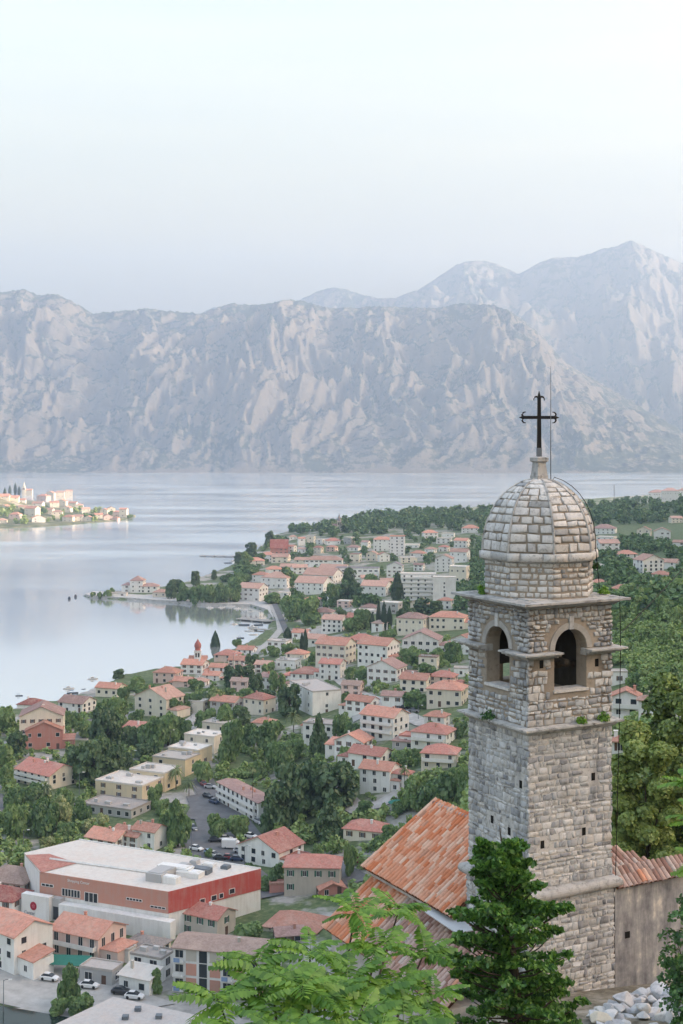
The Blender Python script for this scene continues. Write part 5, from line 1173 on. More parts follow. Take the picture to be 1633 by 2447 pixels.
for i in range(5200):    # gardens between the distant houses
    px = wr.uniform(560, 1660); py = wr.uniform(1290, 1470)
    p = G(px, py); r_, h_ = wr.uniform(2.5, 5.5), wr.uniform(3.5, 8)
    if p.z < 1.5 or not inside(np.array([p.x]), np.array([p.y]), LAND)[0] or (px < 690 and 1400 < py): continue
    if not free(px, py, h_*F/p.y, r_*F/p.y): continue
    spots.append((p, r_, h_))
wood('distant_gardens', spots, L_BROAD, 60, .36, 'mass of trees and gardens between the distant houses', 2)
spots = []
for i in range(900):     # scrub of the right hillside
    px = wr.uniform(1400, 1700); py = wr.uniform(1380, 1780)
    p = G(px, py); r_, h_ = wr.uniform(1.5, 3.6), wr.uniform(1.6, 4.2)
    if not free(px, py, h_*F/p.y, r_*F/p.y): continue
    spots.append((p, r_, h_))
for i in range(900):     # and of the slope hidden behind the tower
    y = wr.uniform(85, 420)**1.0; x = y*wr.uniform(.09, .42); z = GA(x, y)
    if z > 22 and not any(abs(x-h['o'].location.x) < 14 and abs(y-h['o'].location.y) < 14 for h in HOUSES): spots.append((Vector((x, y, z)), wr.uniform(1.4, 3.4), wr.uniform(1.5, 4)))
wood('hillside_scrub', spots, L_HILL, 120, .26, 'green scrub covering the hillside right of the tower', 3)
spots = []
for i in range(2800):    # hedges and garden shrubs of the near town
    px = wr.uniform(-20, 1130); py = wr.uniform(1480, 2150)
    p = G(px, py); r_, h_ = wr.uniform(1.0, 2.8), wr.uniform(1.4, 4.4)
    if not free(px, py, h_*F/p.y, r_*F/p.y): continue
    if p.z < 1.6 or not inside(np.array([p.x]), np.array([p.y]), LAND)[0]: continue
    if near_road(p.x, p.y): continue
    spots.append((p, r_, h_))
wood('garden_shrubs', spots, L_HILL, 80, .32, 'hedges and garden shrubs between the town houses', 4)
spots = []
for i in range(220):
    px = wr.uniform(-60, 300); py = np.interp(px, [-60, 60, 150, 230, 300], [1175, 1178, 1188, 1208, 1230])+wr.random()**.8*np.interp(px, [-60, 60, 200, 300], [84, 78, 50, 12])
    p = CG(px, py)
    if p.z < 1.3: continue
    if any(h.get('cape') and abs(px-h['px']) < h['wpx']*.45 and abs(py-h['py']) < h['hpx']*.7+3 for h in HOUSES): continue
    spots.append((p, wr.uniform(4, 8), wr.uniform(6, 11)))
wood('cape_wood', spots, L_HILL, 90, .32, 'trees among the houses of the sunlit cape village', 5)
for (x, y, h_) in ((12,1188,22),(24,1186,24),(37,1184,28),(46,1184,20)): tree(x, y, 9, h_, 'c', CG(x, y)); TREES[-1][0]['group'] = 'cypresses on the cape'
for (x, y, w_, h_) in ((105,1226,24,16),(168,1222,32,12),(205,1240,26,16),(222,1241,22,14),(265,1231,16,12),(308,1238,18,10),(315,1238,14,9)): tree(x, y, w_, h_, 'b', CG(x, y)); TREES[-1][0]['group'] = 'trees on the cape'
# ------------------------------------------------------------------ shopping centre
def plane_hit(px, py, A, B):
    """point of the vertical plane through A and B seen at a pixel"""
    dx, dy = (px-CX)/F, 1.0; ex, ey = B.x-A.x, B.y-A.y; den = dx*ey-dy*ex
    tt_ = (A.x*ey-A.y*ex)/den; return Vector((dx*tt_, tt_, CAMZ-(py-HY)/F*tt_))
mall = empty('shopping_centre', (-55, 340, 3)); OFF = Vector((-55, 340, 3))
setk(mall, 'large flat-roofed shopping centre with salmon and red upper walls', 'shopping centre')
ZRf = 13.4; Nn, Lf, L2, Bk, Rb = [W(x, y, ZRf) for x, y in ((403.6, 2135), (96, 2087), (59, 2041), (189, 2010), (623, 2080))]
def lc(v): return v-OFF
poly_ = [lc(v) for v in (Nn, Rb, Bk, L2, Lf)]
mb = MB(); mb.prism([(v.x, v.y) for v in poly_], -4, ZRf-3); mb.build('wall', WALL['white'], mall)
mb = MB(); mb.prism([(v.x*1.004, v.y*1.004) for v in poly_], ZRf-3+.004, ZRf-3+.35)
mb.build('roof', ROOF['lite'], mall)
e1 = (Nn-Lf).normalized(); nf = Vector((e1.y, -e1.x, 0)); nf = nf if nf.y < 0 else -nf
e2 = (Rb-Nn).normalized(); nr = Vector((e2.y, -e2.x, 0)); nr = nr if nr.x > 0 else -nr
def panel(name, A, B, n_, z0, z1, o1, mat, o0=0.0):
    mb = MB(); a, b_ = lc(A), lc(B); p = [a+n_*o0, b_+n_*o0, b_+n_*o1, a+n_*o1]
    area = sum(p[i].x*p[(i+1) % 4].y-p[(i+1) % 4].x*p[i].y for i in range(4)); p = p if area > 0 else p[::-1]
    mb.prism([(v.x, v.y) for v in p], z0-3, z1-3); return mb.build(name, mat, mall)
panel('front_panel', Lf, Nn, nf, 8.6, ZRf+.45, .18, WALL['salmon']); panel('side_panel', Nn-e2*.18, Rb, nr, 8.7, ZRf+.45, .16, WALL['red'])
panel('podium', Lf.lerp(Nn, .20), Nn+e1*2.0, nf, -1, 7.6, 2.6, WALL['white'], .19)
panel('parapet', Bk, Rb, -nf, 13.2, ZRf+.6, .3, WALL['white'])
sgA, sgB = Lf-e1*3.2, Lf.lerp(Nn, .135)
panel('sign_wall', sgA, sgB, nf, -1, 9.0, 3.2, WALL['white'], 1.2)
panel('entrance_block', sgB+e1*.01, Lf.lerp(Nn, .2), nf, -1, 8.6, 2.0, WALL['grey'], .19)
panel('entrance_glass', sgB+e1*.4, Lf.lerp(Nn, .19), nf, 3.4, 6.6, 2.06, M_GLASS, 2.0)
# red round emblem and lettering on the sign wall
SF0, SF1 = sgA+nf*3.2, sgB+nf*3.2; up = Vector((0, 0, 1)); c_ = lc(SF0.lerp(SF1, .44)); c_.z = 6.35-3
mb = MB(); disc = []
for i in range(28): a = 6.283*i/28; disc.append(c_+e1*(.98*math.cos(a))+up*(1.05*math.sin(a))+nf*.05)
mb.poly([tuple(v) for v in disc]); mb.build('emblem', simple('emblem_red', (.36, .02, .045), .6, .08, 2), mall)
mb = MB()
for a in range(5):
    q = 6.283*a/5+.4; r0 = c_+nf*.07+e1*(.3*math.cos(q))+up*(.3*math.sin(q)); mb.poly([tuple(r0+e1*(.17*math.cos(k))+up*(.17*math.sin(k))) for k in np.linspace(0, 5.6, 8)])
mb.build('emblem_flower', simple('emblem_pink', (.60, .16, .2), .6, .08, 2), mall)
ang = math.atan2(e1.y, e1.x)
def lettering(txt, p, size, mat, ext=.03):
    cu = bpy.data.curves.new('lettering', 'FONT'); cu.body = txt; cu.size = size; cu.extrude = ext
    ob = bpy.data.objects.new('tmp', cu); link(ob); dg = bpy.context.evaluated_depsgraph_get(); me = bpy.data.meshes.new_from_object(ob.evaluated_get(dg)); bpy.data.objects.remove(ob)
    me.materials.clear(); me.materials.append(mat); o = mobj('lettering', me, mall, p, (math.pi/2, 0, ang)); return o
M_LET = simple('grey_letters', (.30, .31, .36), .6, .05)
p_ = lc(SF0.lerp(SF1, .1)+nf*.06); p_.z = 4.2-3; lettering('Centar', p_, 1.15, M_LET)
p_ = lc(Lf.lerp(Nn, .225)+nf*.25); p_.z = 12.55-3; lettering('Shopping Centar', p_, .95, M_WHITE)
def mall_window(x0, y0, x1, y1, A, B, n_, off, nm=4):
    a, b_ = plane_hit(x0, y0, A+n_*off, B+n_*off), plane_hit(x1, y1, A+n_*off, B+n_*off)
    d = (b_-a); d.z = 0; L_ = d.length; ht = abs(a.z-b_.z)+.0
    o = empty('window', lc(Vector((a.x, a.y, min(a.z, b_.z)))), math.atan2(d.y, d.x)); o.parent = mall
    mb = MB(); mb.box(0, L_, -.06, .06, 0, ht); mb.build('pane', M_GLASS, o)
    mb = MB()
    for i in range(nm+1): x = L_*i/nm; mb.box(x-.08, x+.08, -.12, .05, -.05, ht+.05)
    mb.box(0, L_, -.115, .05, -.12, -.051); mb.box(0, L_, -.115, .05, ht+.051, ht+.14); mb.build('frame', M_FRAME, o)
for q in ((100, 2107, 128, 2114, 3), (149, 2119, 192, 2140, 6), (203, 2128, 234, 2152, 3), (303, 2141, 340, 2149, 5), (360, 2160, 396, 2167, 4)): mall_window(q[0], q[1]+4, q[2], q[3]+6, Lf, Nn, nf, .2, q[4])
for q in ((478, 2150, 490, 2157, 1), (505, 2142, 518, 2149, 1), (524, 2137, 534, 2144, 1), (548, 2126, 561, 2133, 1)): mall_window(*q[:4], Nn, Rb, nr, .18, q[4])
mb = MB(); r1, r2 = [lc(W(x, y, ZRf+.6)) for x, y in ((120, 2052), (400, 2090))]; mb.tube([r1, r2], .35, 5); mb.build('roof_ridge', WALL['white'], mall)
for (x, y, a, b_, h_) in ((385,2098,2.2,3.5,2.0),(420,2085,4.5,1.6,1.7),(455,2093,3.2,1.6,1.2),(480,2085,2.6,1.4,1.2),(440,2072,1.4,1.2,.8),(500,2070,1.6,1,.7),(466,2064,1.0,1,.9),(540,2075,1,1,.7),(405,2108,2.5,1.2,1.5)):
    p = lc(W(x, y, ZRf+.35)); mb = MB(); mb.box(-a, a, -b_, b_, 0, h_); mb.box(-a*.8, a*.8, -b_*.8, b_*.8, h_+.003, h_+.15); o = mb.build('rooftop_unit', hrng.choice([WALL['white'], WALL['grey'], M_LEAD]), mall, p, (0, 0, ang))
rd = [lc(W(x, y, ZRf+.5)) for x, y in ((62, 2043), (100, 2085), (185, 2062), (118, 2040))]
mb = MB(); mb.poly([tuple(v) for v in rd]); mb.poly([tuple(v-Vector((0, 0, .2))) for v in rd[::-1]]); mb.build('red_roof_panel', ROOF['red'], mall)
HOUSES.append(dict(o=mall, px=340, py=2110, wpx=560, hpx=110, short='the shopping centre', label=mall['label'], done=True))
# big flat roof at the bottom edge
wh = empty('warehouse', (0, 0, 3)); setk(wh, 'warehouse with broad grey flat roof at the bottom edge', 'warehouse'); zz = 9.5
pp = [W(x, y, zz) for x, y in ((272, 2388), (120, 2460), (230, 2540), (430, 2500), (480, 2434))]
mb = MB(); mb.prism([(v.x, v.y) for v in pp], -4, zz-3); mb.build('wall', WALL['grey'], wh)
cc = sum(pp, Vector())/5; mb = MB(); mb.prism([(cc.x+(v.x-cc.x)*1.02, cc.y+(v.y-cc.y)*1.02) for v in pp], zz-3+.003, zz-3+.4); mb.build('roof', ROOF['conc'], wh)
for (x, y) in ((330, 2420), (380, 2438), (300, 2440)):
    p = W(x, y, zz); mb = MB(); mb.box(p.x-.6, p.x+.6, p.y-.6, p.y+.6, zz-3+.41, zz-3+1.1); mb.build('roof_vent', M_LEAD, wh)
HOUSES.append(dict(o=wh, px=300, py=2430, wpx=340, hpx=60, short='the warehouse roof', label=wh['label'], done=True))
# brick panels and laundry on the brick-panelled block
blk = next(h for h in HOUSES if h.get('short') == 'the brick-panelled apartment block')['o']
wl = [c for c in blk.children if c.name.startswith('wall')][0]; xs = [v.co.x for v in wl.data.vertices]; ys = [v.co.y for v in wl.data.vertices]; zs = [v.co.z for v in wl.data.vertices]; x0, x1, y0, zt = min(xs), max(xs), min(ys), max(v for v in zs)
he = sorted(set(round(v, 2) for v in zs))[-2] if len(set(round(v, 2) for v in zs)) > 2 else zt
for c in list(blk.children):
    if c.name.startswith('window') and abs(c.location.y-y0) < .1: bpy.data.objects.remove(c)
fw = x1-x0; fh = he/3
for k in range(8):
    xa = x0+fw*(k+.06)/8; xb = x0+fw*(k+.94)/8
    for fl in range(3):
        z = fl*fh
        if k in (1, 3, 5, 7):
            mb = MB(); mb.box(xa, xb, y0-.06, y0+.02, z+.3, z+fh-.25); mb.build('brick_panel', WALL['salmon'] if fl < 2 else WALL['stone'], blk)
        elif k in (2, 6):
            mb = MB(); mb.box(xa+.3, xb-.3, y0-.05, y0+.02, z+.1, z+fh-.1); mb.build('stair_glazing', M_GLASS, blk)
        else:
            mobj('window', WIN['B'], blk, ((xa+xb)/2, y0, z+.8)); mb = MB(); mb.box(xa, xb, y0-1.1, y0-.06, z+.02, z+.15); mb.box(xa, xb, y0-1.1, y0-1.03, z+.151, z+.85); mb.build('balcony', M_WHITE, blk)
            mb = MB(); mb.box(xa+.3, xb-.7, y0-1.18, y0-1.13, z+.2, z+1.1); mb.build('laundry', hrng.choice([M_WHITE, WALL['grey'], simple('blue_cloth', (.25, .35, .55))]), blk)
# green awning before the pink house
aw = empty('awning', G(138, 2322)); setk(aw, 'green awning over a terrace before the pale pink house', 'awning'); s_ = aw.location.y/F
mb = MB(); mb.quad((-7.5, -1.5, 2.5), (6.5, -3.2, 2.5), (7.5, 1.2, 3.1), (-6, 2.6, 3.1)); mb.quad((-7.5, -1.5, 2.44), (-6, 2.6, 3.04), (7.5, 1.2, 3.04), (6.5, -3.2, 2.44)); mb.build('canopy', M_AWN, aw)
for (x, y) in ((-7.2, -1.4), (6.3, -3), (7.2, 1.1), (-5.8, 2.4)): mb = MB(); mb.tube([(x, y, -.5), (x, y, 2.6)], .06, 5); mb.build('post', M_LEAD, aw)
for k, (x, y, lb) in enumerate(((848, 1705, 'green awning below the three-storey balcony house'), (948, 1935, 'round green parasol canopy on the pale lane above the church roof'))):
    a2 = empty('awning', G(x, y)); setk(a2, lb, 'awning'); mb = MB(); mb.lathe([(2.6, 2.2), (1.4, 2.7), (.05, 2.95)], 10); mb.build('canopy', M_AWN, a2); mb = MB(); mb.tube([(0, 0, -.3), (0, 0, 2.6)], .06, 5); mb.build('post', M_LEAD, a2)

# ------------------------------------------------------------------ churches and masts
def church_thing(p, name, label, bw, bd, bh, tw, th, cap, mat='white', rcol='salmon', rot=0, tx=0):
    o = empty(name, p, rot); setk(o, label, 'church')
    mb = MB(); mb.box(-bw/2, bw/2, -bd/2, bd/2, -4, bh); mb.poly([(bw/2, -bd/2, bh), (bw/2, bd/2, bh), (bw/2, 0, bh+bd*.3)]); mb.poly([(-bw/2, bd/2, bh), (-bw/2, -bd/2, bh), (-bw/2, 0, bh+bd*.3)]); mb.build('wall', WALL[mat], o)
    mb = MB(); roof_geo(mb, 'gx', bw, bd, bh, 31); me = mb.mesh('roof', ROOF[rcol]); uv_roof(me); mobj('roof', me, o)
    mb = MB(); mb.box(tx-tw/2, tx+tw/2, -bd/2-tw*.2, -bd/2+tw*.8, -4, th); mb.box(tx-tw*.58, tx+tw*.58, -bd/2-tw*.28, -bd/2+tw*.88, th+.01, th+.3); mb.build('tower', WALL[mat], o)
    for s2 in (-1, 1): mb = MB(); mb.box(tx+s2*tw*.2-tw*.11, tx+s2*tw*.2+tw*.11, -bd/2-tw*.22, -bd/2-tw*.1, th-tw*.9, th-tw*.25); mb.build('belfry_opening', M_HOLE_SHADE, o)
    yc = -bd/2+tw*.3
    mb = MB()
    if cap == 'spire': mb.lathe([(tw*.5, th+.3), (tw*.42, th+tw*.5), (tw*.12, th+tw*1.5), (.03, th+tw*2.1)], 8, tx, yc)
    else: mb.lathe([(tw*.42, th+.3), (tw*.42, th+tw*.35), (tw*.55, th+tw*.7), (tw*.5, th+tw*1.1), (tw*.22, th+tw*1.5), (.04, th+tw*1.9)], 10, tx, yc)
    mb.build('spire' if cap == 'spire' else 'dome', WALL[mat] if mat == 'cream' else (ROOF['slate'] if cap == 'spire' else ROOF['dark']), o); return o
p = G(474, 1597); church_thing(p, 'church', 'little waterfront church with a dark red onion dome', 9, 6, 5, 3.4, 9.5, 'dome')
HOUSES.append(dict(o=COL.objects[-1], px=474, py=1570, wpx=40, hpx=40, short='the red dome church', done=True))
p = G(811, 1272); church_thing(p, 'church', 'small church with thin grey steeple rising above the wooded crest', 16, 9, 8, 5, 14, 'spire', 'stone', 'mauve')
p = CG(66, 1184); church_thing(p, 'church', 'cape village church with pale steeple beside four cypresses', 24, 12, 11, 6.5, 18, 'spire', 'cream', 'salmon', 0, -7)
mast = empty('radio_mast', G(1468, 1221)); setk(mast, 'tall thin radio mast on the crest right of the dome', 'mast'); s_ = mast.location.y/F; hh = 62*s_
mb = MB()
for k in range(3): a = k*2.094; mb.tube([(.9*math.cos(a), .9*math.sin(a), -2), (.35*math.cos(a), .35*math.sin(a), hh)], .16, 4)
for i in range(12):
    z = hh*i/12; r0 = .9-.55*i/12
    for k in range(3): a, b_ = k*2.094, (k+1)*2.094; mb.tube([(r0*math.cos(a), r0*math.sin(a), z), (r0*math.cos(b_), r0*math.sin(b_), z+hh/12)], .07, 3)
mb.build('lattice', M_LEAD, mast)
for (x, z) in ((-3, 9), (-1.6, 7), (2, 10)): mb = MB(); mb.lathe([(.9, 0), (.7, .35), (.1, .5)], 8); mb.build('dish', M_WHITE, mast, (x*.5, -.6, z), (1.57, 0, 0))

# ------------------------------------------------------------------ cars
M_TYRE = simple('tyre', (.02, .02, .02), .9, .1); CARP = {}
for nm, c in (('white', (.75, .75, .75)), ('silver', (.42, .43, .45)), ('black', (.02, .022, .028)), ('dark blue', (.02, .04, .10)), ('dark red', (.22, .02, .025)), ('grey', (.16, .165, .18)), ('light blue', (.25, .38, .55))):
    m, t, b = new_mat('paint_'+nm.replace(' ', '_'), .3, c, .5); b.inputs['Coat Weight'].default_value = .5; CARP[nm] = m
def loft(mb, secs):
    n = len(mb.v); k = len(secs[0]); [mb.v.extend(s_) for s_ in secs]
    for i in range(len(secs)-1):
        for j in range(k):
            j2 = (j+1) % k; mb.f.append((n+i*k+j, n+i*k+j2, n+(i+1)*k+j2, n+(i+1)*k+j)); mb.m.append(mb.cur)
    mb.f.append(tuple(n+j for j in range(k-1, -1, -1))); mb.m.append(mb.cur); e = n+(len(secs)-1)*k; mb.f.append(tuple(e+j for j in range(k))); mb.m.append(mb.cur)
def rsec(x, w_, z0, z1, r_=.12): return [(x, -w_, z0), (x, w_, z0), (x, w_+.0, z1-r_), (x, w_-r_, z1), (x, -w_+r_, z1), (x, -w_, z1-r_)]
mb = MB(); loft(mb, [rsec(-2.1, .72, .35, .72), rsec(-2.0, .82, .22, .86), rsec(-.9, .86, .2, .95), rsec(.6, .86, .2, .95), rsec(1.5, .84, .2, .82), rsec(2.05, .74, .3, .66)]); CAR_B = mb.mesh('body', CARP['white'])
mb = MB(); loft(mb, [rsec(-1.75, .7, .86, .92, .03), rsec(-1.2, .64, .86, 1.42), rsec(.1, .64, .86, 1.45), rsec(.95, .72, .86, .93, .03)]); CAR_G = mb.mesh('cabin_glass', M_GLASS)
mb = MB(); mb.box(-1.15, .1, -.55, .55, 1.44, 1.48); CAR_R = mb.mesh('car_roof', CARP['white'])
mb = MB(); loft(mb, [[(.33*math.cos(a), y, .33+.33*math.sin(a)) for a in np.linspace(0, 5.76, 12)] for y in (-.1, .1)]); CAR_W = mb.mesh('wheel', M_TYRE)
CARS = []
def car(px, py, ang_, colr):
    p = G(px, py); p.z = GA(p.x, p.y)+.45; o = empty('parked_car', p, R(ang_)); setk(o, None, 'car', 'cars of the town')
    for me, nm in ((CAR_B, 'body'), (CAR_R, 'car_roof')):
        q = mobj(nm, me, o); q.material_slots[0].link = 'OBJECT'; q.material_slots[0].material = CARP[colr]
    mobj('cabin_glass', CAR_G, o)
    for x in (-1.3, 1.3):
        for y in (-.76, .76): mobj('wheel', CAR_W, o, (x, y, 0))
    CARS.append((o, px, py, colr))
for q in ((214,2364,-12,'white'),(119,2346,-18,'white'),(290,2378,-10,'black'),(322,2390,-12,'white'),(497,1908,-48,'black'),(512,1922,-48,'dark blue'),(503,1886,-20,'silver'),(488,1880,-60,'dark red'),(556,1921,-50,'black'),(515,2014,5,'black'),(541,2011,5,'white'),
          (548,2056,-5,'dark red'),(528,2057,-5,'black'),(568,2060,-8,'dark blue'),(512,2050,-40,'white'),(500,2046,-60,'light blue'),(618,1970,-55,'silver'),(632,1978,-55,'white'),(640,1990,-55,'black'),(790,2012,-15,'white'),(857,2066,-40,'dark red'),
          (866,1669,30,'silver'),(968,1697,-20,'black'),(990,1704,-20,'grey'),(442,1999,70,'black'),(462,1985,-60,'grey'),(600,2005,-30,'white'),(470,2035,-30,'white'),(575,2040,0,'silver'),(590,2030,0,'dark red'),(870,1702,-60,'white'),(845,1655,-50,'dark blue'),(488,1722,50,'white'),(476,1732,50,'silver'),(10,1985,60,'black'),(1060,1760,-20,'black')): car(*q)
# white van
v = empty('white_van', G(556, 2030)); v.location.z = GA(v.location.x, v.location.y)+.45; v.rotation_euler = (0, 0, R(-5)); setk(v, 'big white box van parked behind the shopping centre', 'van')
mb = MB(); loft(mb, [rsec(-3, 1.0, .35, 2.6), rsec(1.2, 1.0, .35, 2.6), rsec(1.25, .98, .35, 2.1), rsec(1.9, .95, .3, 1.9), rsec(2.5, .9, .3, 1.1), rsec(2.8, .85, .35, .9)]); mb.build('body', CARP['white'], v)
mb = MB(); mb.box(1.95, 2.3, -.8, .8, 1.2, 1.75); mb.build('windscreen', M_GLASS, v)
for x in (-2, 2):
    for y in (-.9, .9): mobj('wheel', CAR_W, v, (x, y, 0))

# ------------------------------------------------------------------ boats and piers
M_HULL = simple('white_hull', (.75, .75, .74), .35, .05, 1, .5); M_HULLD = simple('dark_hull', (.03, .05, .08), .4, .1, 1, .5); M_CANV = simple('blue_canvas', (.06, .12, .22), .8, .1)
def hull_mesh(mat):
    mb = MB(); secs = []
    for u, w_, zb in ((-1, .55, -.12), (-.5, .62, -.2), (.1, .6, -.2), (.6, .4, -.15), (.9, .14, -.02), (1.0, .02, .15)):
        zt = .42+.18*max(0, u); secs.append([(u*2.5, -w_*1.3, zt), (u*2.5, -w_*1.05, .0), (u*2.5, 0, zb), (u*2.5, w_*1.05, .0), (u*2.5, w_*1.3, zt)])
    loft(mb, secs); return mb.mesh('hull', mat)
HULL = hull_mesh(M_HULL); HULLD = hull_mesh(M_HULLD)
mb = MB(); loft(mb, [rsec(-1.2, .5, .42, .8, .06), rsec(-1.0, .5, .42, 1.25, .08), rsec(.3, .48, .42, 1.25, .08), rsec(1.0, .36, .42, .75, .06)]); CABIN = mb.mesh('cabin', M_HULL)
mb = MB(); mb.box(-.9, .35, -.51, .51, .85, 1.1); CABW = mb.mesh('cabin_window', M_GLASS)
mb = MB(); mb.box(-1.4, .3, -.62, .62, 1.35, 1.4); [mb.tube([(x, y, .4), (x, y, 1.36)], .03, 4) for x in (-1.3, .2) for y in (-.55, .55)]; BIM = mb.mesh('sun_canopy', M_CANV)
BOATS = []
def boat(px, py, lpx, ang_, kind, dark=False):
    p = W(px, py, 0); k = lpx*p.y/F/5; o = empty('sailing_boat' if kind == 's' else 'motor_boat', p, R(ang_)); o.scale = (k, k, k); setk(o, None, 'boat', 'boats on the bay')
    mobj('hull', HULLD if dark else HULL, o)
    if kind == 'c': mobj('cabin', CABIN, o); mobj('cabin_window', CABW, o)
    if kind == 'b': mobj('sun_canopy', BIM, o)
    if kind == 's':
        mobj('cabin', CABIN, o, scale=(1, 1, .6)); mb = MB(); mb.tube([(.2, 0, .4), (.2, 0, 6.2)], [.05, .03], 5); mb.build('mast', M_WHITE, o); mb = MB(); mb.tube([(.2, 0, 1.2), (-2, 0, 1.25)], .05, 5); mb.build('boom', M_WHITE, o)
    BOATS.append((o, px, py, kind))
for q in ((46,1663,17,8,'b',True),(222,1623,24,12,'c'),(165,1646,26,5,'c'),(174,1657,27,5,'b',True),(200,1647,10,30,'o',True),(502,1453,17,10,'c'),(530,1452,16,20,'c'),(546,1450,20,15,'s'),(553,1450,20,15,'s'),(568,1455,18,10,'c'),(584,1458,18,5,'c'),(600,1463,16,8,'b'),
          (560,1492,16,25,'c'),(584,1494,26,-8,'o',True),(604,1500,24,5,'c'),(618,1494,22,5,'b',True),(596,1508,22,-5,'o'),(606,1517,20,10,'o'),(575,1525,18,0,'b',True),(545,1346,18,0,'o',True),(560,1342,18,5,'c'),(575,1437,3,0,'o')): boat(*q)
def pier(name, a, b_, w_, label, zt=1.0):
    A, B = W(*a, 0), W(*b_, 0); o = empty(name, A, math.atan2(B.y-A.y, B.x-A.x)); L_ = (B-A).length; setk(o, label, 'pier')
    mb = MB(); mb.box(0, L_, -w_/2, w_/2, zt-.35, zt); mb.build('deck', simple('pier_deck', (.34, .33, .31), .9, .2, .5), o)
    for i in range(max(2, int(L_/9))): x = L_*(i+.5)/max(2, int(L_/9)); mb = MB(); mb.box(x-.5, x+.5, -w_/2+.1, w_/2-.1, -2, zt-.36); mb.build('pile', M_CORN, o)
pier('pier', (478, 1329.5), (570, 1331), 6, 'long thin grey pier reaching into the open bay'); pier('jetty', (572, 1480), (650, 1487), 9, 'broad pale jetty of the little marina'); pier('jetty', (598, 1505), (648, 1508), 4, 'short jetty beside the small boats near the waterfront')
for k, (x, y, lb) in enumerate(((166, 1432, 'small dark mooring post left of the headland tip'), (181, 1427, 'round dark buoy just off the headland tip'))):
    o = empty('buoy', W(x, y, 0)); setk(o, lb, 'buoy'); mb = MB(); mb.lathe([(.4, -.5), (1.1, .2), (1.2, 1.0), (.5, 1.9), (.12, 2.2), (.12, 3.2 if k == 0 else 2.5)], 10); mb.build('float', M_HULLD, o); mb = MB(); mb.lathe([(.3, 2.4), (.3, 2.9)], 8); mb.build('lantern', M_HULL, o)
# ------------------------------------------------------------------ lamp posts
LAMPS = []
def lamp(px, py, hpx):
    p = G(px, py); h_ = hpx*p.y/F; o = empty('street_lamp', p); setk(o, None, 'street lamp', 'street lamps of the town')
    mb = MB(); mb.tube([(0, 0, -.5), (0, 0, h_*.5), (0, 0, h_)], [.13, .10, .07], 6); mb.build('pole', M_LEAD, o)
    mb = MB(); mb.tube([(0, 0, h_-.1), (.6, 0, h_+.15), (1.3, 0, h_+.12)], .06, 5); mb.build('arm', M_LEAD, o)
    mb = MB(); mb.box(1.0, 1.7, -.16, .16, h_+.05, h_+.2); mb.build('lamp_head', M_WHITE, o); LAMPS.append((o, px, py))
for q in ((9,2424,82),(57,2034,50),(190,1918,72),(315,1852,58),(407,1795,50),(488,1702,48),(457,1718,36),(458,2042,58),(585,2070,48),(765,1690,30),(1000,1720,34),(558,1600,40)): lamp(*q)
# ------------------------------------------------------------------ foreground plants and rubble
L_JUN = leaf_mat('juniper_mat', (.02, .06, .018), (.06, .15, .03), (.17, .32, .06), .25, 2.2)
L_AIL = leaf_mat('ailanthus_mat', (.035, .10, .014), (.085, .20, .025), (.19, .34, .05), .42, 1.4)
L_OAK = leaf_mat('oak_mat', (.035, .065, .016), (.10, .155, .035), (.28, .35, .095), .3, .5)
L_BUSH = leaf_mat('bush_mat', (.018, .055, .02), (.045, .12, .035), (.10, .22, .06), .3, 1.5)
# juniper in front of the tower: tufts filling the silhouette seen in the photograph
rs = np.random.RandomState(9); JD = 37.5
sil_y = [1998, 2030, 2075, 2120, 2160, 2200, 2260, 2320, 2380, 2440, 2520]; sil_l = [1165, 1142, 1150, 1120, 1095, 1082, 1075, 1062, 1055, 1050, 1060]; sil_r = [1215, 1262, 1265, 1300, 1325, 1395, 1385, 1330, 1395, 1425, 1430]
base = Vector(((1245-CX)/F*JD, JD, hill_z(np.array([5.]), np.array([JD]))[0]))
jun = empty('juniper_tree', base); setk(jun, 'dense dark green juniper standing in front of the bell tower', 'juniper')
Cs, Ns, Ss = [], [], []; tuft = []
for i in range(150):
    y = rs.uniform(2010, 2540); a = rs.rand()*6.283; reach = rs.uniform(.7, 1.12)
    if i < 16: y = 2008+i*6; reach = rs.uniform(.3, .95)
    for k in range(5):
        u = (.12+.88*k/4)*reach; yy = y+26-30*u; l, r_ = np.interp(yy, sil_y, sil_l), np.interp(yy, sil_y, sil_r); hw = (r_-l)/2*1.1; cxp = (l+r_)/2
        px = cxp+hw*.93*u*math.cos(a); dp = hw*.75*u*math.sin(a)*JD/F
        c = at(px, yy, JD)-base; c.y = dp; tr = rs.uniform(.13, .27)*(1.1-.35*k/4); tuft.append((c, tr))
        n = 56; d = rs.normal(size=(n, 3)); d /= np.linalg.norm(d, axis=1, keepdims=True); d[:, 2] = np.abs(d[:, 2])*.8+d[:, 2]*.2
        rr = tr*(.3+.8*rs.rand(n)); Cs.append(np.array(c)+d*rr[:, None]*[1.3, 1.3, .8]); Ns.append(np.cross(d, rs.normal(size=(n, 3)))+d*.4); Ss.append(.06+.075*rs.rand(n))
mobj('foliage', quads_mesh('foliage', np.concatenate(Cs), np.concatenate(Ns), np.concatenate(Ss), L_JUN, rs, 1.7), jun)
mb = MB(); mb.tube([(0, 0, -.6), (-.1, 0, 1.5), (-.25, 0, 3.2), (-.5, 0, 5.6), (-.6, 0, 6.3)], [.16, .12, .08, .035, .01], 7); mb.build('trunk', M_BARK, jun)
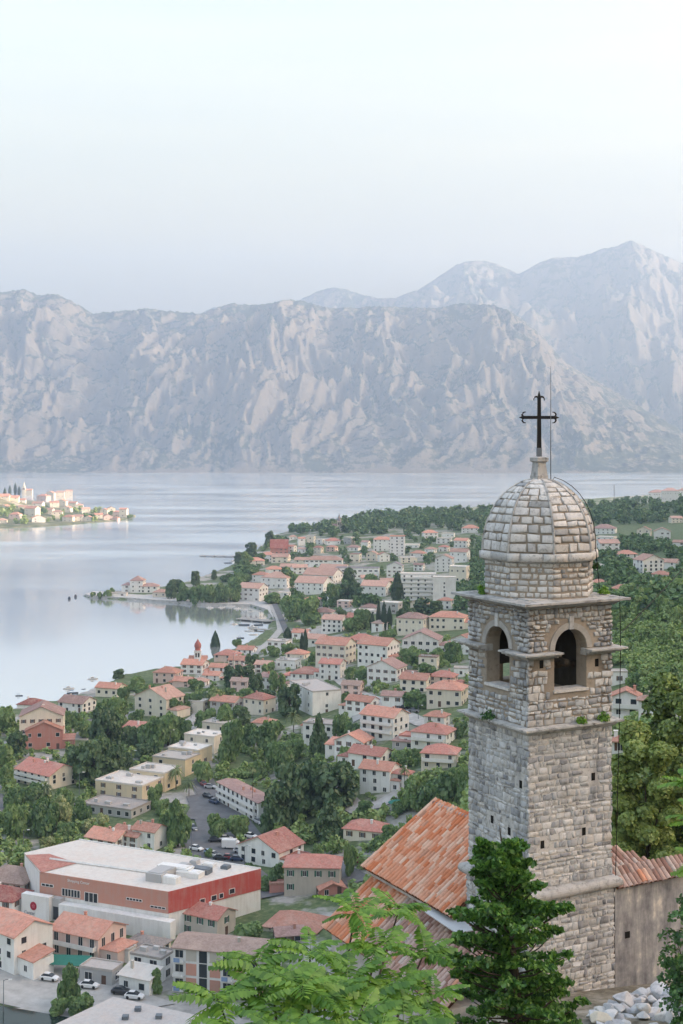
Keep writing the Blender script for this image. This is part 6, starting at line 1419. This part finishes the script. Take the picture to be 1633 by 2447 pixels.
for i, (c, tr) in enumerate(tuft[4::5]):
    z0 = max(.2, c.z-.7); mb = MB(); mb.tube([(-.1*z0, 0, z0), tuple((Vector((-.1*z0, 0, z0)).lerp(c, .6))+Vector((0, 0, -.1))), tuple(c)], [.03, .02, .006], 4); mb.build('branch', M_BARK, jun)
# ailanthus: compound leaves, each one a part
def ail_leaf(seed, pairs=11, L_=.72):
    rg = random.Random(seed); mb = MB(); pts = []
    for i in range(9): u = i/8; pts.append(Vector((L_*u*(1-.08*u), 0, L_*(.30*u-.42*u*u))))
    mb.tube(pts, [.006]*5+[.004]*4, 3, False)
    for i in range(pairs):
        u = .16+.84*(i/(pairs-1)); k = u*8; i0 = min(7, int(k)); p_ = pts[i0].lerp(pts[i0+1], k-i0); ln_ = .165*math.sin(math.pi*(.2+.72*u))+.03
        for s_ in (-1, 1):
            d = Vector((.42+rg.uniform(-.1, .1), s_, -.30+rg.uniform(-.18, .12))).normalized(); wv = Vector((1, -.4*s_, 0))*.036; e = p_+d*ln_
            m1 = p_+d*ln_*.35; dr = Vector((0, 0, -.025)); n = len(mb.v)
            mb.v += [tuple(p_), tuple(m1-wv), tuple(m1+wv), tuple(p_+d*ln_*.72-wv*.7+dr*.4), tuple(p_+d*ln_*.72+wv*.7+dr*.4), tuple(e+dr)]
            for f in ((0, 1, 2), (1, 3, 4, 2), (3, 5, 4)): mb.f.append(tuple(n+j for j in f)); mb.m.append(0)
    return mb.mesh('leaf', L_AIL)
AIL = [ail_leaf(i, 9+i % 3*1, .62+.06*(i % 3)) for i in range(5)]
arng = random.Random(12)
def ailanthus(trunkpx, D0, ros, label):
    p0 = Vector(((trunkpx-CX)/F*D0, D0, 0)); p0.z = float(hill_z(np.array([p0.x]), np.array([p0.y]))[0])-.2
    o = empty('ailanthus_tree', p0); setk(o, label, 'tree')
    for (px, py, D, cnt, sc_) in ros:
        c = at(px, py, D)-p0; mid = Vector((c.x*.45, c.y*.45, c.z*.55)); mb = MB(); mb.tube([(0, 0, 0), tuple(mid), tuple(mid.lerp(c, .6)+Vector((0, 0, .1))), tuple(c)], [.045, .03, .02, .012], 5); mb.build('branch', M_BARK, o)
        for k in range(cnt+3):
            az = 6.283*k/(cnt+3)+arng.uniform(-.35, .35); el = arng.uniform(-.2, .6)
            lo = mobj('leaf', arng.choice(AIL), o, c+Vector((0, 0, -.04*(k % 3))), (arng.uniform(-.3, .3), -el, az), (sc_*arng.uniform(.85, 1.12),)*3)
    return o
ailanthus(725, 18.5, [(722,2355,18,9,1.0),(612,2300,19,8,1.0),(520,2385,18,9,1.0),(742,2270,19.5,8,.95),(850,2175,21,8,.9),(955,2170,22,8,.9),(905,2260,20.5,9,.95),(830,2345,19.5,9,1.0),(950,2355,20,9,1.0),(1015,2275,21.5,7,.9),(672,2435,17.5,9,1.05),
  (850,2435,18,9,1.0),(965,2440,18.5,9,1.0),(575,2470,17,9,1.05),(1035,2380,20,7,.95),(490,2480,17,8,1.0),(1030,2490,18.5,8,1.0),(760,2490,16.5,9,1.0),(650,2350,18.5,8,1.0),(780,2380,18.5,8,1.0),(890,2380,19,8,1.0),(690,2490,17,8,1),(910,2490,17.5,8,1)], 'bright green ailanthus with long feathered leaves at the bottom centre')
ailanthus(1730, 12.5, [(1668,1868,12.3,7,.5),(1672,1950,12.3,7,.5),(1680,2060,12.3,7,.5)], 'bright leaf tips entering at the right edge')
# oak-like dark trees behind the wall
def big_tree(name, px, D, py_top, wpx, label, mat, seed, n=34000, leaf=.22, z=None):
    x = (px-CX)/F*D; zg = z if z is not None else float(hill_z(np.array([x]), np.array([D]))[0]); zt = CAMZ-(py_top-HY)/F*D; h_ = zt-zg; r_ = wpx/2*D/F; rs = np.random.RandomState(seed)
    o = empty(name, (x, D, zg), 0); setk(o, label, 'tree'); bl = []
    for i in range(84):
        a = rs.rand()*6.283; z_ = rs.uniform(.12, .93); rr = r_*math.sqrt(max(.04, 1-((z_-.45)/.58)**2))*rs.uniform(.3, .85); q = rs.uniform(.16, .3)*r_
        bl.append((rr*math.cos(a), rr*math.sin(a), z_*h_, q))
    C, d = blob_points(rs, bl, n); mobj('crown', quads_mesh('crown', C, d*.8+rs.normal(size=C.shape)*.5+[0, 0, .35], leaf*(.5+.8*rs.rand(n)), mat, rs), o); mobj('trunk', TRUNK[seed % 3], o, scale=(r_*.9, r_*.9, h_*.9)); return o
big_tree('oak_tree', 1545, 78, 1712, 205, 'large dark olive oak behind the stucco wall right of tower', L_OAK, 31)
big_tree('oak_tree', 1640, 84, 1600, 240, 'taller sunlit-topped oak at right edge behind the dark oak', L_OAK, 44)
big_tree('oak_tree', 1490, 95, 1830, 110, 'small bluish tree close behind the tower, left of dark oak', L_BROAD, 52, 9000, .3)
big_tree('evergreen_bush', 1655, 39.5, 2130, 190, 'glossy green bush hanging in front of the stucco wall', L_BUSH, 61, 6000, .1, 102.3)
# weeds on the tower's ledges and drum
def weed(loc, r_, label, seed, col):
    o = empty('ledge_weed', loc); setk(o, label, 'weed', 'weeds growing on the bell tower'); rs = np.random.RandomState(seed); n = 160; d = rs.normal(size=(n, 3)); d /= np.linalg.norm(d, axis=1, keepdims=True); d[:, 2] = np.abs(d[:, 2])
    mobj('leaves', quads_mesh('leaves', d*(r_*(.3+.7*rs.rand(n)))[:, None]*[1, 1, 1.2], d+rs.normal(size=(n, 3))*.5, .05+.05*rs.rand(n), col, rs), o); mb = MB(); mb.tube([(0, 0, -.05), (0, 0, r_)], .01, 4); mb.build('stem', M_BARK, o)
TR = Matrix.Translation(tower.location) @ Matrix.Rotation(TA, 4, 'Z')
for k, (x, y, z, r_, lb) in enumerate(((-1.95, .3, 110.62, .3, 'green weed tuft on the lower ledge, left face of tower'), (.3, -1.95, 110.68, .2, 'small yellow-green weed on the lower ledge below right arch'), (1.25, -1.95, 110.68, .24, 'yellowish weed near the right end of lower ledge'),
   (-1.75, .9, 114.83, .28, 'weed tuft on the top ledge left of the drum'), (1.6, -1.5, 114.9, .22, 'weed on the top ledge right of the drum'), (1.75, -.9, 115.7, .2, 'leafy weed growing from the drum\'s right edge'))):
    weed(TR @ Vector((x, y, tz(z))), r_, lb, k, L_BUSH if k in (0, 5) else L_AIL)
# limestone rubble below the wall
M_ROCK = stone_mat('rubble_limestone', [(0, (.40, .41, .43)), (.4, (.56, .57, .59)), (.8, (.68, .69, .70)), (1, (.74, .72, .68))], .45, (.10, .10, .11), 4)
M_SLAB = stone_mat('cream_slab', [(0, (.66, .6, .48)), (1, (.7, .64, .52))], .15)
ROCKS = []
for k in range(8):
    bm = bmesh.new(); rg = random.Random(k+3)
    for i in range(16): v_ = Vector((rg.gauss(0, 1), rg.gauss(0, 1), rg.gauss(0, 1))).normalized()*rg.uniform(.75, 1.05); bm.verts.new((v_.x, v_.y*.8, v_.z*.65))
    bmesh.ops.convex_hull(bm, input=bm.verts[:]); bmesh.ops.delete(bm, geom=[v_ for v_ in bm.verts if not v_.link_faces], context='VERTS'); bmesh.ops.bevel(bm, geom=bm.edges[:], offset=.05, segments=1, affect='EDGES')
    me = bpy.data.meshes.new('boulder'); bm.to_mesh(me); bm.free(); me.materials.append(M_ROCK); ROCKS.append(me)
brng = random.Random(8); n = 0
for row, (y, d) in enumerate(((2368, 43.2), (2388, 42.4), (2408, 41.6), (2430, 40.7), (2455, 39.8), (2482, 39.0))):
    x = (1500, 1455, 1425, 1405, 1395, 1390)[row]
    while x < 1665:
        sz = brng.uniform(.2, .48); px = x+sz*38; c = at(px, y+brng.uniform(-10, 10), d+brng.uniform(-.3, .3))
        o = mobj('boulder', brng.choice(ROCKS), None, c-Vector((0, 0, sz*.25)), (brng.uniform(-.5, .5), brng.uniform(-.5, .5), brng.random()*6.28), (sz, sz, sz*brng.uniform(.8, 1.2)))
        setk(o, 'grey limestone boulder in the rubble heap below the stucco wall', 'boulder', 'boulders of the rubble heap'); x += sz*58; n += 1
mbk = ROCKS[0].copy(); mbk.materials.clear(); mbk.materials.append(M_SLAB)
o = mobj('stone_slab', mbk, None, at(1437, 2432, 40.2), (.25, .1, .3), (.5, .4, .2)); setk(o, 'cream flat stone slab lying beside the juniper', 'slab')
# ------------------------------------------------------------------ labels for things placed from tables
LM = [(h['px'], h['py'], h['short']) for h in HOUSES if h.get('short')]+[(1290, 1500, 'the bell tower'), (1190, 2250, 'the juniper'), (1468, 1190, 'the radio mast'), (811, 1255, 'the thin steeple'), (65, 1170, 'the cape church'), (575, 1470, 'the marina'), (100, 1245, 'the cape shore'), (290, 1235, 'the cape tip')]
FLW = {1: 'one-storey', 2: 'two-storey', 3: 'three-storey', 4: 'four-storey', 6: 'six-storey'}
def rel(px, py, skip=None):
    best = min((l for l in LM if l[2] != skip), key=lambda l: math.hypot(px-l[0], (py-l[1])*1.3)); dx, dy = px-best[0], py-best[1]
    if abs(dx) > abs(dy)*1.4: r_ = 'left of' if dx < 0 else 'right of'
    elif abs(dy) > abs(dx)*1.4 or abs(dx) < 8: r_ = 'behind' if dy < 0 else 'in front of'
    else: r_ = ('up-left of' if dx < 0 else 'up-right of') if dy < 0 else ('down-left of' if dx < 0 else 'down-right of')
    return r_+' '+best[2]
PEND = []
for h in HOUSES:
    if h.get('done'): continue
    if h.get('label'): h['o']['label'] = h['label']
    elif h.get('farshore'): PEND.append((h['o'], h['px'], 'tiny white house on the far shore'))
    elif h.get('cape'): PEND.append((h['o'], h['px'], f"sunlit {WALLW[h['wall']]} house with {ROOFW[h['rcol']]} roof {rel(h['px'], h['py'])}"))
    else: PEND.append((h['o'], h['px'], f"{WALLW[h['wall']]} house with {ROOFW[h['rcol']]} roof {rel(h['px'], h['py'])}"))
_med = {}
for (o, px, py, wpx, kind) in TREES: _med.setdefault(kind, []).append(wpx)
_med = {k: sorted(v) for k, v in _med.items()}
for (o, px, py, wpx, kind) in TREES:
    sz = '' if kind in 'cp' else ('big ' if wpx > _med[kind][int(len(_med[kind])*.7)] else 'small ' if wpx < _med[kind][int(len(_med[kind])*.3)] else '')
    PEND.append((o, px, f'{sz}{KWORD[kind]} {rel(px, py)}'))
for (o, px, py, colr) in CARS: PEND.append((o, px, f'{colr} car parked {rel(px, py)}'))
for (o, px, py, kind) in BOATS: PEND.append((o, px, {'s': 'white sailing boat with bare mast ', 'c': 'white cabin motor boat ', 'b': 'small boat with blue sun canopy ', 'o': 'small open boat '}[kind]+rel(px, py)))
for (o, px, py) in LAMPS: PEND.append((o, px, f'slim grey street lamp {rel(px, py)}'))
byl = {}
for o, px, l in PEND: byl.setdefault(l, []).append((px, o))
NUM = {2: 'two', 3: 'three', 4: 'four', 5: 'five', 6: 'six', 7: 'seven', 8: 'eight', 9: 'nine', 10: 'ten', 11: 'eleven', 12: 'twelve', 13: 'thirteen', 14: 'fourteen', 15: 'fifteen'}
ORD = ['', '', 'second', 'third', 'fourth', 'fifth', 'sixth', 'seventh', 'eighth', 'ninth', 'tenth', 'eleventh', 'twelfth', 'thirteenth', 'fourteenth']
for l, v in byl.items():
    v.sort(key=lambda q: q[0]); n = len(v)
    for i, (px, o) in enumerate(v):
        if n == 1: o['label'] = l
        else:
            w_ = 'leftmost' if i == 0 else 'rightmost' if i == n-1 else ORD[i+1]+' from left'
            o['label'] = f'{l}, {w_}'
# ------------------------------------------------------------------ haze over the bay
mh = bpy.data.materials.new('haze_mat'); mh.use_nodes = True; t = NT(mh)
t.n.remove(t.n['Principled BSDF'])
pv = t.new('ShaderNodeVolumePrincipled'); pv.inputs['Density'].default_value = HAZE
pv.inputs['Color'].default_value = (.44, .575, .79, 1); pv.inputs['Anisotropy'].default_value = .25
t.ln(pv.outputs[0], t.n['Material Output'].inputs['Volume'])
mb = MB(); mb.box(-8500, 8500, -2200, 14500, -12, 2150)
setk(mb.build('haze', mh), kind='stuff')
